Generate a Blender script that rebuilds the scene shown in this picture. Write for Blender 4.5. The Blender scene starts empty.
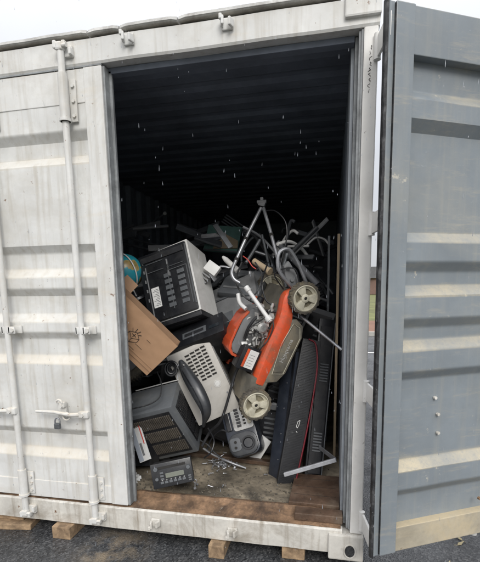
import bpy, bmesh, math, random
from mathutils import Vector as V, Matrix, noise
random.seed(7)
R = math.radians
scene = bpy.context.scene
COL = scene.collection

# ------------------------------------------------------------------ camera
CP = V((1.0892, -2.0256, 1.2164)); F = 422.56; PY = 354.5
yaw, pitch, roll = 0.211754, 0.159971, -0.0151194
fw = V((-math.sin(yaw)*math.cos(pitch), math.cos(yaw)*math.cos(pitch), -math.sin(pitch)))
r0 = V((math.cos(yaw), math.sin(yaw), 0)); u0 = r0.cross(fw)
rt = r0*math.cos(roll)+u0*math.sin(roll); up = -r0*math.sin(roll)+u0*math.cos(roll)
cd = bpy.data.cameras.new('camera'); cam = bpy.data.objects.new('camera', cd); COL.objects.link(cam)
m = Matrix((rt, up, -fw)).transposed().to_4x4(); m.translation = CP; cam.matrix_world = m
cd.sensor_fit = 'HORIZONTAL'; cd.sensor_width = 36; cd.lens = 36*F/480
cd.shift_y = (PY-281)/480; cd.clip_start = .02; cd.clip_end = 3000
scene.camera = cam
def at(px, py, Y):
    d = fw+rt*((px-240)/F)-up*((py-PY)/F)
    return CP+d*((Y-CP.y)/d.y)

# ------------------------------------------------------------------ materials
def nd(nt, t, **k):
    n = nt.nodes.new(t)
    for a, b in k.items(): setattr(n, a, b)
    return n
def mat(name, col, rough=.5, metal=0, var=.25, scale=6, dirt=None, dirt_amt=.0, ledge=None, ledge_amt=1.0,
        bump=.05, bscale=60, spots=None, spot_amt=.0, spot_scale=25, coat=0, streak=0, scratch=0, attr=False):
    M = bpy.data.materials.new(name); M.use_nodes = True; nt = M.node_tree; L = nt.links
    b = nt.nodes['Principled BSDF']
    tc = nd(nt, 'ShaderNodeTexCoord'); geo = nd(nt, 'ShaderNodeNewGeometry')
    def noise_(s, d=6, r=.6, sc=None, dist=0):
        n = nd(nt, 'ShaderNodeTexNoise'); n.inputs['Scale'].default_value = s; n.inputs['Detail'].default_value = d
        n.inputs['Roughness'].default_value = r; n.inputs['Distortion'].default_value = dist
        if sc:
            mp = nd(nt, 'ShaderNodeMapping'); mp.inputs['Scale'].default_value = sc; L.new(tc.outputs['Object'], mp.inputs[0]); L.new(mp.outputs[0], n.inputs['Vector'])
        else: L.new(tc.outputs['Object'], n.inputs['Vector'])
        return n.outputs['Fac']
    def ramp(f, a, b_):
        r = nd(nt, 'ShaderNodeMapRange'); r.inputs[1].default_value = a; r.inputs[2].default_value = b_; L.new(f, r.inputs[0]); return r.outputs[0]
    def mul(a, b_):
        n = nd(nt, 'ShaderNodeMath', operation='MULTIPLY')
        L.new(a, n.inputs[0])
        if isinstance(b_, (int, float)): n.inputs[1].default_value = b_
        else: L.new(b_, n.inputs[1])
        return n.outputs[0]
    def mix(f, a, b_):
        n = nd(nt, 'ShaderNodeMix', data_type='RGBA')
        L.new(f, n.inputs[0])
        for i, s in ((6, a), (7, b_)):
            if isinstance(s, tuple): n.inputs[i].default_value = (*s, 1)
            else: L.new(s, n.inputs[i])
        return n.outputs[2]
    dark = tuple(c*(1-var) for c in col); lite = tuple(min(1, c*(1+var*.6)) for c in col)
    c = mix(ramp(noise_(scale), .35, .65), dark, lite)
    c = mix(mul(ramp(noise_(scale*9, 4), .4, .7), .35), c, tuple(x*(1-var*1.2) for x in col))
    if dirt: c = mix(mul(ramp(noise_(scale*.8, 9, .7, dist=.5), .48, .72), dirt_amt), c, dirt)
    if streak: c = mix(mul(ramp(noise_(5, 6, .6, (6, 6, .35)), .5, .75), streak), c, dirt or dark)
    if scratch: c = mix(mul(ramp(noise_(8, 8, .75, (1, 1, 8), 2), .66, .7), scratch), c, (.6, .62, .62))
    if ledge: c = mix(mul(ramp(noise_(4, 9, .75, (1, 1, 7)), .54, .78), .45), c, ledge)
    if spots: c = mix(mul(ramp(noise_(spot_scale, 5, .7), .66, .70), spot_amt), c, spots)
    rf = None
    if ledge:
        s = nd(nt, 'ShaderNodeSeparateXYZ'); L.new(geo.outputs['Normal'], s.inputs[0])
        f = ramp(s.outputs[2], .10, .62)
        if attr:
            at_ = nd(nt, 'ShaderNodeAttribute'); at_.attribute_name = 'dust'
            ad = nd(nt, 'ShaderNodeMath', operation='ADD'); L.new(at_.outputs['Fac'], ad.inputs[0])
            L.new(mul(ramp(noise_(9, 9, .8), .3, .7), at_.outputs['Fac']), ad.inputs[1]); f = ramp(ad.outputs[0], .30, 1.3)
            f = mul(f, ramp(noise_(40, 6, .8), .15, .5))
        else: f = mul(f, ramp(noise_(11, 9, .75), .25, .62))
        f = mul(f, ledge_amt)
        c = mix(f, c, ledge); rf = f
    L.new(c, b.inputs['Base Color'])
    b.inputs['Metallic'].default_value = metal
    rr = nd(nt, 'ShaderNodeMapRange'); rr.inputs[3].default_value = max(.03, rough-.12); rr.inputs[4].default_value = min(1, rough+.15)
    L.new(noise_(scale*3), rr.inputs[0]); L.new(rr.outputs[0], b.inputs['Roughness'])
    b.inputs['Coat Weight'].default_value = coat
    if bump:
        bp = nd(nt, 'ShaderNodeBump'); bp.inputs['Strength'].default_value = bump*4; bp.inputs['Distance'].default_value = .002
        L.new(noise_(bscale, 8, .65), bp.inputs['Height']); L.new(bp.outputs[0], b.inputs['Normal'])
    return M
TAN = (.52, .43, .28)
M = dict()
for nm_, args_ in (('white', dict(col=(.645, .648, .63), rough=.5, var=.12, scale=3, dirt=(.36, .32, .25), dirt_amt=.42, ledge=(.60, .55, .46), ledge_amt=.7, spots=(.17, .085, .04), spot_amt=.9, spot_scale=26, streak=.5, bump=.06, bscale=30)), ('grey', dict(col=(.205, .232, .252), rough=.42, var=.13, scale=2.0, dirt=(.36, .34, .28), dirt_amt=.3, ledge=(.46, .405, .295), ledge_amt=1, spots=(.58, .53, .43), spot_amt=.6, spot_scale=11, streak=.22, scratch=.3, bump=.05))):
    M[nm_+'_panel'] = mat(nm_+'_panel_paint', attr=True, **args_)
M.update(
 white=mat('white_paint', (.655, .655, .635), .5, var=.12, scale=3, dirt=(.36, .32, .25), dirt_amt=.42, ledge=(.62, .54, .42), ledge_amt=.62, spots=(.17, .085, .04), spot_amt=.8, spot_scale=26, streak=.5, bump=.06, bscale=30),
 white_clean=mat('white_post_paint', (.72, .71, .68), .45, var=.08, scale=4, dirt=(.35, .32, .27), dirt_amt=.3, spots=(.1, .08, .06), spot_amt=.6, spot_scale=30),
 sillwhite=mat('worn_white_paint', (.60, .58, .53), .6, var=.16, scale=6, dirt=(.22, .18, .13), dirt_amt=.75, spots=(.15, .07, .03), spot_amt=1.0, spot_scale=12, streak=.7, bump=.12),
 grey=mat('blue_grey_paint', (.205, .232, .252), .42, var=.13, scale=2.0, dirt=(.36, .34, .28), dirt_amt=.28, ledge=(.46, .40, .29), ledge_amt=1.0, spots=(.58, .53, .43), spot_amt=.55, spot_scale=11, streak=.20, scratch=.25, bump=.04),
 greydirty=mat('dusty_grey_paint', (.38, .34, .26), .7, var=.25, scale=5, dirt=(.50, .41, .26), dirt_amt=.95, ledge=TAN, spots=(.12, .07, .04), spot_amt=.5),
 inner_plate=mat('inner_plate_paint', (.36, .39, .42), .5, var=.15, scale=5, dirt=(.12, .13, .14), dirt_amt=.5, spots=(.7, .7, .7), spot_amt=.8, spot_scale=20, streak=.3),
 jamb=mat('grimy_jamb_paint', (.30, .315, .32), .6, var=.3, scale=7, dirt=(.07, .07, .07), dirt_amt=.7, spots=(.5, .5, .5), spot_amt=.7, spot_scale=24, streak=.55),
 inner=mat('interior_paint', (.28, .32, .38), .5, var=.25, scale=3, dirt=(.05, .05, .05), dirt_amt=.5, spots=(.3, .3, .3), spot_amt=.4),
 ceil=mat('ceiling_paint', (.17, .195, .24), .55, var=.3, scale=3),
 rubber=mat('black_rubber', (.025, .026, .028), .6, var=.5, scale=20, dirt=(.18, .18, .18), dirt_amt=.6, spots=(.4, .4, .4), spot_amt=.5, spot_scale=30, bump=.15),
 rust=mat('rusty_steel', (.27, .165, .095), .8, var=.65, scale=8, dirt=(.035, .025, .02), dirt_amt=1.0, spots=(.40, .36, .30), spot_amt=.9, spot_scale=9, streak=.5, bump=.35),
 floor=mat('grimy_plywood', (.28, .235, .17), .85, var=.75, scale=3.2, dirt=(.025, .023, .02), dirt_amt=1.0, spots=(.42, .38, .30), spot_amt=.8, spot_scale=26, bump=.35, bscale=40),
 plank=mat('wet_brown_wood', (.115, .072, .048), .38, var=.45, scale=9, dirt=(.2, .16, .12), dirt_amt=.6, spots=(.03, .02, .015), spot_amt=.7, bump=.3),
 block=mat('raw_timber', (.36, .25, .15), .85, var=.45, scale=14, dirt=(.10, .065, .04), dirt_amt=.85, spots=(.55, .5, .4), spot_amt=.6, bump=.2),
 carton=mat('cardboard', (.39, .235, .135), .85, var=.07, scale=4, dirt=(.25, .15, .09), dirt_amt=.25, bump=.03, bscale=90),
 carton_in=mat('cardboard_inside', (.30, .185, .11), .9, var=.12, scale=4),
 lip=mat('weathered_edge_paint', (.47, .465, .44), .6, var=.3, scale=12, dirt=(.16, .14, .12), dirt_amt=.7),
 ring=mat('faint_scribble', (.42, .41, .38), .7, var=.1),
 ink=mat('black_ink', (.02, .018, .016), .8, var=.2),
 black=mat('black_plastic', (.014, .015, .018), .32, var=.4, scale=9, dirt=(.06, .06, .06), dirt_amt=.4, spots=(.2, .2, .2), spot_amt=.25, spot_scale=60, scratch=.35),
 blackmatt=mat('dusty_black_plastic', (.017, .018, .021), .55, var=.4, scale=12, dirt=(.07, .065, .06), dirt_amt=.45, scratch=.35),
 navy=mat('dark_blue_plastic', (.030, .036, .050), .3, var=.3, scale=7, dirt=(.09, .10, .11), dirt_amt=.4),
 charcoal=mat('charcoal_plastic', (.035, .038, .043), .32, var=.3, scale=8, dirt=(.10, .10, .09), dirt_amt=.4, scratch=.35),
 dgrey=mat('dark_grey_plastic', (.10, .108, .117), .5, var=.22, scale=5, dirt=(.18, .17, .15), dirt_amt=.4, spots=(.3, .29, .26), spot_amt=.25, spot_scale=50, scratch=.35),
 mgrey=mat('mid_grey_plastic', (.20, .205, .21), .5, var=.18, scale=6, dirt=(.09, .085, .075), dirt_amt=.5, scratch=.35),
 crtgrey=mat('monitor_grey_plastic', (.135, .145, .155), .45, var=.2, scale=5, dirt=(.25, .24, .21), dirt_amt=.5, spots=(.4, .39, .35), spot_amt=.4, spot_scale=40, scratch=.35),
 grille=mat('brown_grey_grille', (.115, .10, .083), .6, var=.35, scale=16, dirt=(.2, .17, .13), dirt_amt=.7),
 shell=mat('off_white_plastic', (.72, .72, .70), .4, var=.10, scale=4, dirt=(.28, .26, .22), dirt_amt=.45),
 beige=mat('beige_plastic', (.52, .50, .46), .45, var=.10, scale=4, dirt=(.25, .22, .17), dirt_amt=.45, spots=(.1, .09, .08), spot_amt=.5, spot_scale=40, scratch=.35),
 cream=mat('cream_plastic', (.56, .53, .42), .55, var=.15, scale=12, dirt=(.14, .12, .08), dirt_amt=.7),
 creamdirty=mat('muddy_cream_plastic', (.25, .225, .16), .7, var=.35, scale=20, dirt=(.10, .08, .05), dirt_amt=.8),
 tyre=mat('muddy_tyre_rubber', (.105, .095, .078), .8, var=.4, scale=20, dirt=(.22, .18, .11), dirt_amt=.8, bump=.3),
 orange=mat('orange_paint', (.70, .092, .028), .38, var=.16, scale=6, dirt=(.17, .12, .075), dirt_amt=1.0, streak=.5, spots=(.5, .36, .26), spot_amt=.6, spot_scale=24, coat=.3),
 skirt=mat('muddy_grey_plastic', (.15, .14, .115), .6, var=.3, scale=9, dirt=(.27, .22, .14), dirt_amt=.8, scratch=.35),
 alu=mat('dirty_aluminium', (.60, .60, .58), .42, .35, var=.4, scale=16, dirt=(.12, .10, .08), dirt_amt=.6),
 steel=mat('grey_steel', (.42, .43, .45), .38, .7, var=.25, scale=12, dirt=(.12, .11, .10), dirt_amt=.5),
 darksteel=mat('dull_steel_tube', (.16, .17, .18), .45, .5, var=.3, scale=12),
 pipe=mat('grey_pipe_plastic', (.13, .135, .145), .5, var=.25),
 whitepl=mat('white_plastic', (.68, .68, .67), .4, var=.1, scale=12, dirt=(.3, .28, .24), dirt_amt=.45),
 paper=mat('white_paper', (.70, .70, .68), .8, var=.08),
 red=mat('red_plastic', (.16, .010, .018), .35, var=.15, scale=10),
 redbright=mat('bright_red_tape', (.62, .09, .07), .5, var=.1),
 blue=mat('pale_blue_print', (.42, .46, .52), .5, var=.15),
 ocean=mat('globe_teal', (.02, .22, .28), .3, var=.12, scale=8),
 green=mat('dusty_green_board', (.12, .24, .21), .7, var=.2, scale=5, dirt=(.05, .08, .07), dirt_amt=.5),
 card=mat('tan_card', (.42, .33, .22), .8, var=.15),
 bulb=mat('glass_dark', (.02, .025, .03), .08, var=.1, bump=0),
 lcd=mat('grey_green_display', (.16, .17, .14), .25, var=.1, bump=0),
 leaf=mat('dead_leaf', (.42, .36, .22), .8, var=.3, scale=20),
)

# ------------------------------------------------------------------ mesh builder
class MB:
    def __init__(s): s.bm = bmesh.new()
    def box(s, c, d, mat4=None, bev=0, rot=None):
        t = bmesh.new(); bmesh.ops.create_cube(t, size=1)
        for v in t.verts: v.co = V((v.co.x*d[0], v.co.y*d[1], v.co.z*d[2]))
        if bev: bmesh.ops.bevel(t, geom=t.edges[:], offset=bev, segments=2, affect='EDGES', profile=.6)
        mm = Matrix.Translation(V(c))
        if rot is not None: mm = mm @ rot
        if mat4 is not None: mm = mat4 @ mm
        t.transform(mm); s.merge(t); return s
    def box2(s, a, b, bev=0, mat4=None):
        a = V(a); b = V(b); return s.box((a+b)/2, tuple(abs(x) for x in (b-a)), mat4, bev)
    def merge(s, t):
        me = bpy.data.meshes.new('t'); t.to_mesh(me); s.bm.from_mesh(me); bpy.data.meshes.remove(me); t.free()
    def tube(s, pts, r, n=10, cap=True, closed=False):
        pts = [V(p) for p in pts]; rings = []; N = len(pts); ref = None
        for i, p in enumerate(pts):
            a = pts[i-1] if (i > 0 or closed) else p; b = pts[(i+1) % N] if (i < N-1 or closed) else p
            d = (b-a).normalized()
            if ref is None: ref = d.orthogonal().normalized()
            ref = (ref-d*ref.dot(d)).normalized(); q = d.cross(ref)
            rr = r[i] if isinstance(r, (list, tuple)) else r
            rings.append([s.bm.verts.new(p+(ref*math.cos(k*2*math.pi/n)+q*math.sin(k*2*math.pi/n))*rr) for k in range(n)])
        for i in range(N if closed else N-1):
            A, B = rings[i], rings[(i+1) % N]
            for k in range(n): s.bm.faces.new((A[k], A[(k+1) % n], B[(k+1) % n], B[k]))
        if cap and not closed:
            s.bm.faces.new(rings[0][::-1]); s.bm.faces.new(rings[-1])
        return s
    def cyl(s, a, b, r, n=20): return s.tube([a, b], r, n)
    def lathe(s, prof, mat4=None, n=32):   # prof: (radius, height) about local z
        rings = []
        for (r, h) in prof:
            rings.append([s.bm.verts.new((mat4 or Matrix()) @ V((r*math.cos(k*2*math.pi/n), r*math.sin(k*2*math.pi/n), h))) for k in range(n)])
        for A, B in zip(rings, rings[1:]):
            for k in range(n): s.bm.faces.new((A[k], A[(k+1) % n], B[(k+1) % n], B[k]))
        for rg, (r, h) in ((rings[0][::-1], prof[0]), (rings[-1], prof[-1])):
            if r > 1e-5: s.bm.faces.new(rg)
        return s
    def prism(s, poly, d0, d1, mat4=None, axis='z', bev=0):
        t = bmesh.new()
        def P(x, y, h): return V((x, y, h)) if axis == 'z' else (V((h, x, y)) if axis == 'x' else V((x, h, y)))
        a = [t.verts.new(P(x, y, d0)) for x, y in poly]; b = [t.verts.new(P(x, y, d1)) for x, y in poly]
        t.faces.new(a[::-1]); t.faces.new(b); n = len(poly)
        for i in range(n): t.faces.new((a[i], a[(i+1) % n], b[(i+1) % n], b[i]))
        bmesh.ops.recalc_face_normals(t, faces=t.faces[:])
        if bev: bmesh.ops.bevel(t, geom=t.edges[:], offset=bev, segments=2, affect='EDGES', profile=.6)
        if mat4 is not None: t.transform(mat4)
        s.merge(t); return s
    def build(s, name, mt, parent=None, world=False, smooth=False, loc=None):
        bmesh.ops.recalc_face_normals(s.bm, faces=s.bm.faces[:])
        me = bpy.data.meshes.new(name)
        if world and parent is not None: s.bm.transform(parent.matrix_world.inverted())
        if loc is not None: s.bm.transform(Matrix.Translation(-V(loc)))
        s.bm.to_mesh(me); s.bm.free()
        me.materials.append(M[mt] if isinstance(mt, str) else mt)
        if smooth:
            for p in me.polygons: p.use_smooth = True
            try: me.set_sharp_from_angle(angle=R(35))
            except Exception: pass
        o = bpy.data.objects.new(name, me); COL.objects.link(o)
        if parent is not None: o.parent = parent
        if loc is not None: o.location = loc
        return o
def tag(o, label=None, cat=None, group=None, kind=None):
    if label: o['label'] = label
    if cat: o['category'] = cat
    if group: o['group'] = group
    if kind: o['kind'] = kind
    return o
def thing(name, label, cat, mw=None, group=None):
    o = bpy.data.objects.new(name, None); o.empty_display_size = .05; COL.objects.link(o)
    if mw is None: mw = Matrix()
    elif not isinstance(mw, Matrix): mw = Matrix.Translation(V(mw))
    o.matrix_world = mw; o.matrix_basis = mw
    bpy.context.view_layer.update()
    return tag(o, label, cat, group)
def frame(o, x, y):
    x = V(x).normalized(); z = x.cross(V(y)).normalized(); y = z.cross(x)
    mm = Matrix((x, y, z)).transposed().to_4x4(); mm.translation = V(o); return mm
def arc(c, rx, ry, a0, a1, n, f=lambda x, y: (x, y)):
    return [f(c[0]+rx*math.cos(R(a0+(a1-a0)*i/n)), c[1]+ry*math.sin(R(a0+(a1-a0)*i/n))) for i in range(n+1)]
def bez(pts, n=16):
    pts = [V(p) for p in pts]; out = []
    P = [pts[0]*2-pts[1]]+pts+[pts[-1]*2-pts[-2]]
    for i in range(1, len(P)-2):
        for k in range(n):
            t = k/n; a, b, c, d = P[i-1:i+3]
            out.append(.5*((2*b)+(c-a)*t+(2*a-5*b+4*c-d)*t*t+(3*b-a-3*c+d)*t**3))
    out.append(pts[-1]); return out

W = 1.205; GZ = -.215
XL = -1.17      # left opening edge
# ------------------------------------------------------------------ world + light
w = bpy.data.worlds.new('World'); scene.world = w; w.use_nodes = True; nt = w.node_tree; L = nt.links
bg = nt.nodes['Background']
sky = nd(nt, 'ShaderNodeTexSky'); sky.sky_type = 'NISHITA'; sky.sun_disc = False
sky.sun_elevation = R(36); sky.sun_rotation = R(200); sky.dust_density = 4
tc = nd(nt, 'ShaderNodeTexCoord'); sp = nd(nt, 'ShaderNodeSeparateXYZ'); L.new(tc.outputs['Generated'], sp.inputs[0])
mr = nd(nt, 'ShaderNodeMapRange'); mr.inputs[1].default_value = 0; mr.inputs[2].default_value = 1; mr.inputs[3].default_value = 5.5; mr.inputs[4].default_value = 21
pw = nd(nt, 'ShaderNodeMath', operation='POWER', use_clamp=True); mxz = nd(nt, 'ShaderNodeMath', operation='MAXIMUM'); mxz.inputs[1].default_value = 0
L.new(sp.outputs[2], mxz.inputs[0]); L.new(mxz.outputs[0], pw.inputs[0]); pw.inputs[1].default_value = 2.2; L.new(pw.outputs[0], mr.inputs[0])
cn = nd(nt, 'ShaderNodeTexNoise'); cn.inputs['Scale'].default_value = 2.2; cn.inputs['Detail'].default_value = 5; L.new(tc.outputs['Generated'], cn.inputs['Vector'])
cm = nd(nt, 'ShaderNodeMapRange'); cm.inputs[3].default_value = .88; cm.inputs[4].default_value = 1.12; L.new(cn.outputs['Fac'], cm.inputs[0])
mu = nd(nt, 'ShaderNodeMath', operation='MULTIPLY'); L.new(mr.outputs[0], mu.inputs[0]); L.new(cm.outputs[0], mu.inputs[1])
vm = nd(nt, 'ShaderNodeVectorMath', operation='SCALE'); vm.inputs[0].default_value = (.955, .975, 1.03); L.new(mu.outputs[0], vm.inputs['Scale'])
mx = nd(nt, 'ShaderNodeMix', data_type='RGBA'); mx.inputs[0].default_value = .9; L.new(sky.outputs[0], mx.inputs[6]); L.new(vm.outputs[0], mx.inputs[7])
L.new(mx.outputs[2], bg.inputs[0]); bg.inputs[1].default_value = .10
ld = bpy.data.lights.new('sun', 'SUN'); ld.energy = 1.5; ld.angle = R(25); ld.color = (1, .97, .92)
lo = bpy.data.objects.new('sun', ld); COL.objects.link(lo); lo.rotation_euler = V((.40, -1.0, .78)).to_track_quat('Z', 'Y').to_euler()
scene.view_settings.view_transform = 'Standard'; scene.view_settings.look = 'None'; scene.view_settings.exposure = .42
scene.view_settings.gamma = 1; scene.view_settings.use_curve_mapping = False
scene.render.engine = 'CYCLES'
scene.cycles.max_bounces = 8

# ------------------------------------------------------------------ ground & far surroundings
def ground_mat():
    Mt = bpy.data.materials.new('wet_asphalt'); Mt.use_nodes = True; n = Mt.node_tree; Lk = n.links; b = n.nodes['Principled BSDF']
    t = nd(n, 'ShaderNodeTexCoord')
    def nz(s, d=6, r=.6):
        q = nd(n, 'ShaderNodeTexNoise'); q.inputs['Scale'].default_value = s; q.inputs['Detail'].default_value = d; q.inputs['Roughness'].default_value = r; Lk.new(t.outputs['Object'], q.inputs['Vector']); return q.outputs['Fac']
    def rp(f, *st):
        q = nd(n, 'ShaderNodeValToRGB'); e = q.color_ramp.elements
        e[0].position, e[0].color = st[0][0], (*st[0][1], 1); e[1].position, e[1].color = st[-1][0], (*st[-1][1], 1)
        for p_, c_ in st[1:-1]: x = e.new(p_); x.color = (*c_, 1)
        Lk.new(f, q.inputs[0]); return q.outputs[0]
    vo = nd(n, 'ShaderNodeTexVoronoi'); vo.inputs['Scale'].default_value = 110; Lk.new(t.outputs['Object'], vo.inputs['Vector'])
    agg = rp(vo.outputs['Color'], (.15, (.035, .036, .038)), (.6, (.075, .078, .082)), (.95, (.17, .17, .17)))
    big = rp(nz(2.2), (.35, (.42,)*3), (.65, (1.0,)*3))
    m1 = nd(n, 'ShaderNodeMix', data_type='RGBA', blend_type='MULTIPLY'); m1.inputs[0].default_value = 1; Lk.new(agg, m1.inputs[6]); Lk.new(big, m1.inputs[7])
    # brown mud stain and damp dirt
    mp = nd(n, 'ShaderNodeMapping'); mp.inputs['Location'].default_value = (.24, .30, 0); mp.inputs['Scale'].default_value = (4.2, 2.2, 1)
    Lk.new(t.outputs['Object'], mp.inputs[0]); gr = nd(n, 'ShaderNodeTexGradient', gradient_type='SPHERICAL'); Lk.new(mp.outputs[0], gr.inputs[0])
    mm = nd(n, 'ShaderNodeMath', operation='MULTIPLY'); Lk.new(gr.outputs['Fac'], mm.inputs[0]); Lk.new(rp(nz(9, 8, .7), (.42, (0,)*3), (.6, (1,)*3)), mm.inputs[1])
    m2 = nd(n, 'ShaderNodeMix', data_type='RGBA'); Lk.new(mm.outputs[0], m2.inputs[0]); Lk.new(m1.outputs[2], m2.inputs[6]); m2.inputs[7].default_value = (.24, .19, .13, 1)
    Lk.new(m2.outputs[2], b.inputs['Base Color'])
    Lk.new(rp(nz(3), (.35, (.16,)*3), (.65, (.6,)*3)), b.inputs['Roughness'])
    bp = nd(n, 'ShaderNodeBump'); bp.inputs['Strength'].default_value = .6; bp.inputs['Distance'].default_value = .004; Lk.new(vo.outputs['Distance'], bp.inputs['Height']); Lk.new(bp.outputs[0], b.inputs['Normal'])
    return Mt
M['asphalt'] = ground_mat()
M['grass'] = mat('grass_green', (.16, .17, .06), .95, var=.4, scale=.8, dirt=(.16, .13, .06), dirt_amt=.6, bump=.2, bscale=8)
M['soil'] = mat('red_soil', (.24, .13, .085), .95, var=.3, scale=2, bump=.2)
M['kerb'] = mat('kerb_concrete', (.38, .37, .34), .8, var=.15)
M['brick'] = mat('far_brick', (.19, .12, .10), .85, var=.25, scale=.8)
M['tile'] = mat('slate_roof', (.13, .13, .14), .8, var=.25, scale=1)
M['foliage'] = mat('tree_leaves', (.05, .08, .03), .9, var=.5, scale=1.2)
M['bark'] = mat('tree_bark', (.09, .07, .05), .9, var=.3)
def plane(name, x0, x1, y0, y1, z, mt, kind='structure', n=1):
    b = MB()
    vs = [b.bm.verts.new(p) for p in ((x0, y0, z), (x1, y0, z), (x1, y1, z), (x0, y1, z))]; b.bm.faces.new(vs)
    o = b.build(name, mt); o['kind'] = kind; return o
plane('ground', -400, 400, -60, 900, GZ-.03, 'grass')
plane('pavement', -14, 14, -14, 10.3, GZ, 'asphalt')
plane('soil_strip', -30, 30, 10.5, 15.8, GZ-.02, 'soil')
tag(MB().box2((-14, 10.3, GZ-.2), (14, 10.45, GZ+.11), .01).build('kerb', 'kerb'), kind='structure')
tag(plane('parking_line', .8, 13, 7.15, 7.27, GZ+.004, 'white_clean'), kind='structure')
t = thing('brick_house', 'distant brick house with grey pitched roof seen through the door gap', 'house', (9.5, 62, GZ))
MB().box2((-5.5, 0, 0), (5.5, 8, 2.3)).build('wall', 'brick', t)
MB().prism([(-6, 2.3), (6, 2.3), (3.6, 3.9), (-3.6, 3.9)], -.4, 8.4, axis='y').build('roof', 'tile', t)
for x in (-4, -1.2, 1.8, 4.2):
    wd = MB().box2((x-.6, -.06, .8), (x+.6, -.002, 1.9), .01).build('window', 'white_clean', t)
    MB().box2((x-.5, -.09, .9), (x+.5, -.063, 1.8)).build('pane', 'bulb', wd)
def tree(x, y, h, label):
    t = thing('broadleaf_tree', label, 'tree', (x, y, GZ), 'far trees beyond the grass')
    rnd = random.Random(int(x*7+y))
    b = MB().tube([(0, 0, 0), (.1, 0, h*.3), (0, .1, h*.6)], [.25, .18, .08], 8)
    for k in range(5):
        a = k*1.26; b.tube([(0, 0, h*.35), (math.cos(a)*h*.25, math.sin(a)*h*.25, h*.7)], [.09, .03], 6)
    b.build('trunk', 'bark', t)
    c = MB()
    for k in range(900):
        a = rnd.random()*6.28; e = rnd.uniform(-1, 1); rr = rnd.random()**.4
        s_ = 1+.3*noise.noise(V((math.cos(a)*2, math.sin(a)*2, e*2+x)))
        p = V((math.cos(a)*math.sqrt(1-e*e), math.sin(a)*math.sqrt(1-e*e), e*.9))*rr*h*.33*s_+V((0, 0, h*.65))
        q = V((rnd.gauss(0, 1), rnd.gauss(0, 1), rnd.gauss(0, 1))).normalized(); u = q.orthogonal().normalized()*.28; v_ = q.cross(u)
        c.bm.faces.new([c.bm.verts.new(p+u), c.bm.verts.new(p+v_), c.bm.verts.new(p-u), c.bm.verts.new(p-v_)])
    c.build('crown', 'foliage', t)
tree(.5, 75, 6, 'small far tree standing left of the brick house')
tree(22, 70, 8, 'tall far tree standing right of the brick house')
tree(33, 82, 9, 'tallest far tree, farthest to the right beyond the house')

# ------------------------------------------------------------------ container
C = thing('shipping_container', 'white steel shipping container, one grey-lined door swung open on a heap of scrap', 'container', (0, 0, GZ))
def cb(b, name, mt, parent=None, smooth=False):
    par = parent or C
    return b.build(name, mt, par, world=True, smooth=smooth)
XO = 1.268; XLO = XL-.095
bpy.context.view_layer.update()
# roof / walls / floor
def corr(z0, z1, along, pitch, depth):
    pass
b = MB()   # right side wall, corrugated
def side_wall(xin, s):
    b = MB(); y = .16; prof = []
    while y < 5.95:
        prof += [(xin, y), (xin, y+.10), (xin+s*.034, y+.15), (xin+s*.034, y+.22)]; y += .27
    n = len(prof)
    for i in range(n-1):
        (xa, ya), (xb, yb) = prof[i], prof[i+1]
        f = [b.bm.verts.new(p) for p in ((xa, ya, .0), (xb, yb, .0), (xb, yb, 2.365), (xa, ya, 2.365))]; b.bm.faces.new(f)
        f = [b.bm.verts.new(p) for p in ((xa+s*.004, ya, .0), (xb+s*.004, yb, .0), (xb+s*.004, yb, 2.365), (xa+s*.004, ya, 2.365))]; b.bm.faces.new(f)
    return b
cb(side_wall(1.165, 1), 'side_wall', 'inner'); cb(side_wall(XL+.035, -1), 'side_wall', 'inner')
b = MB(); y = .12
while y < 5.9:
    prof = [(y, 2.335), (y+.09, 2.335), (y+.13, 2.347), (y+.17, 2.347), (y+.21, 2.335)]
    for (ya, za), (yb, zb) in zip(prof, prof[1:]):
        for dz in (0, .003):
            b.bm.faces.new([b.bm.verts.new(p) for p in ((XLO, ya, za+dz), (XO, ya, za+dz), (XO, yb, zb+dz), (XLO, yb, zb+dz))])
    y += .21
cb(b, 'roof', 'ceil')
cb(MB().box2((XLO, 5.98, -.1), (XO, 6.03, 2.4)), 'end_wall', 'inner')
# floor: plywood sheet with slight unevenness
b = MB(); NX, NY = 60, 60
g = [[b.bm.verts.new((XL+.03+(1.165-XL-.03)*i/NX, .125+(5.8*(j/NY)**2), .028+.004*noise.noise(V((i*.5, j*.5, 0))))) for j in range(NY+1)] for i in range(NX+1)]
for i in range(NX):
    for j in range(NY): b.bm.faces.new((g[i][j], g[i+1][j], g[i+1][j+1], g[i][j+1]))
cb(b, 'floor', 'floor')
# rails under the floor
cb(MB().box2((XLO, .12, -.14), (XLO+.05, 6, -.01)).box2((XO-.05, .12, -.14), (XO, 6, -.01)), 'bottom_rail', 'sillwhite')
b = MB()
for k in range(12): b.box2((XLO+.06, .5+k*.45, -.13), (XO-.06, .55+k*.45, -.02))
cb(b, 'cross_member', 'rubber')
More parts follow.
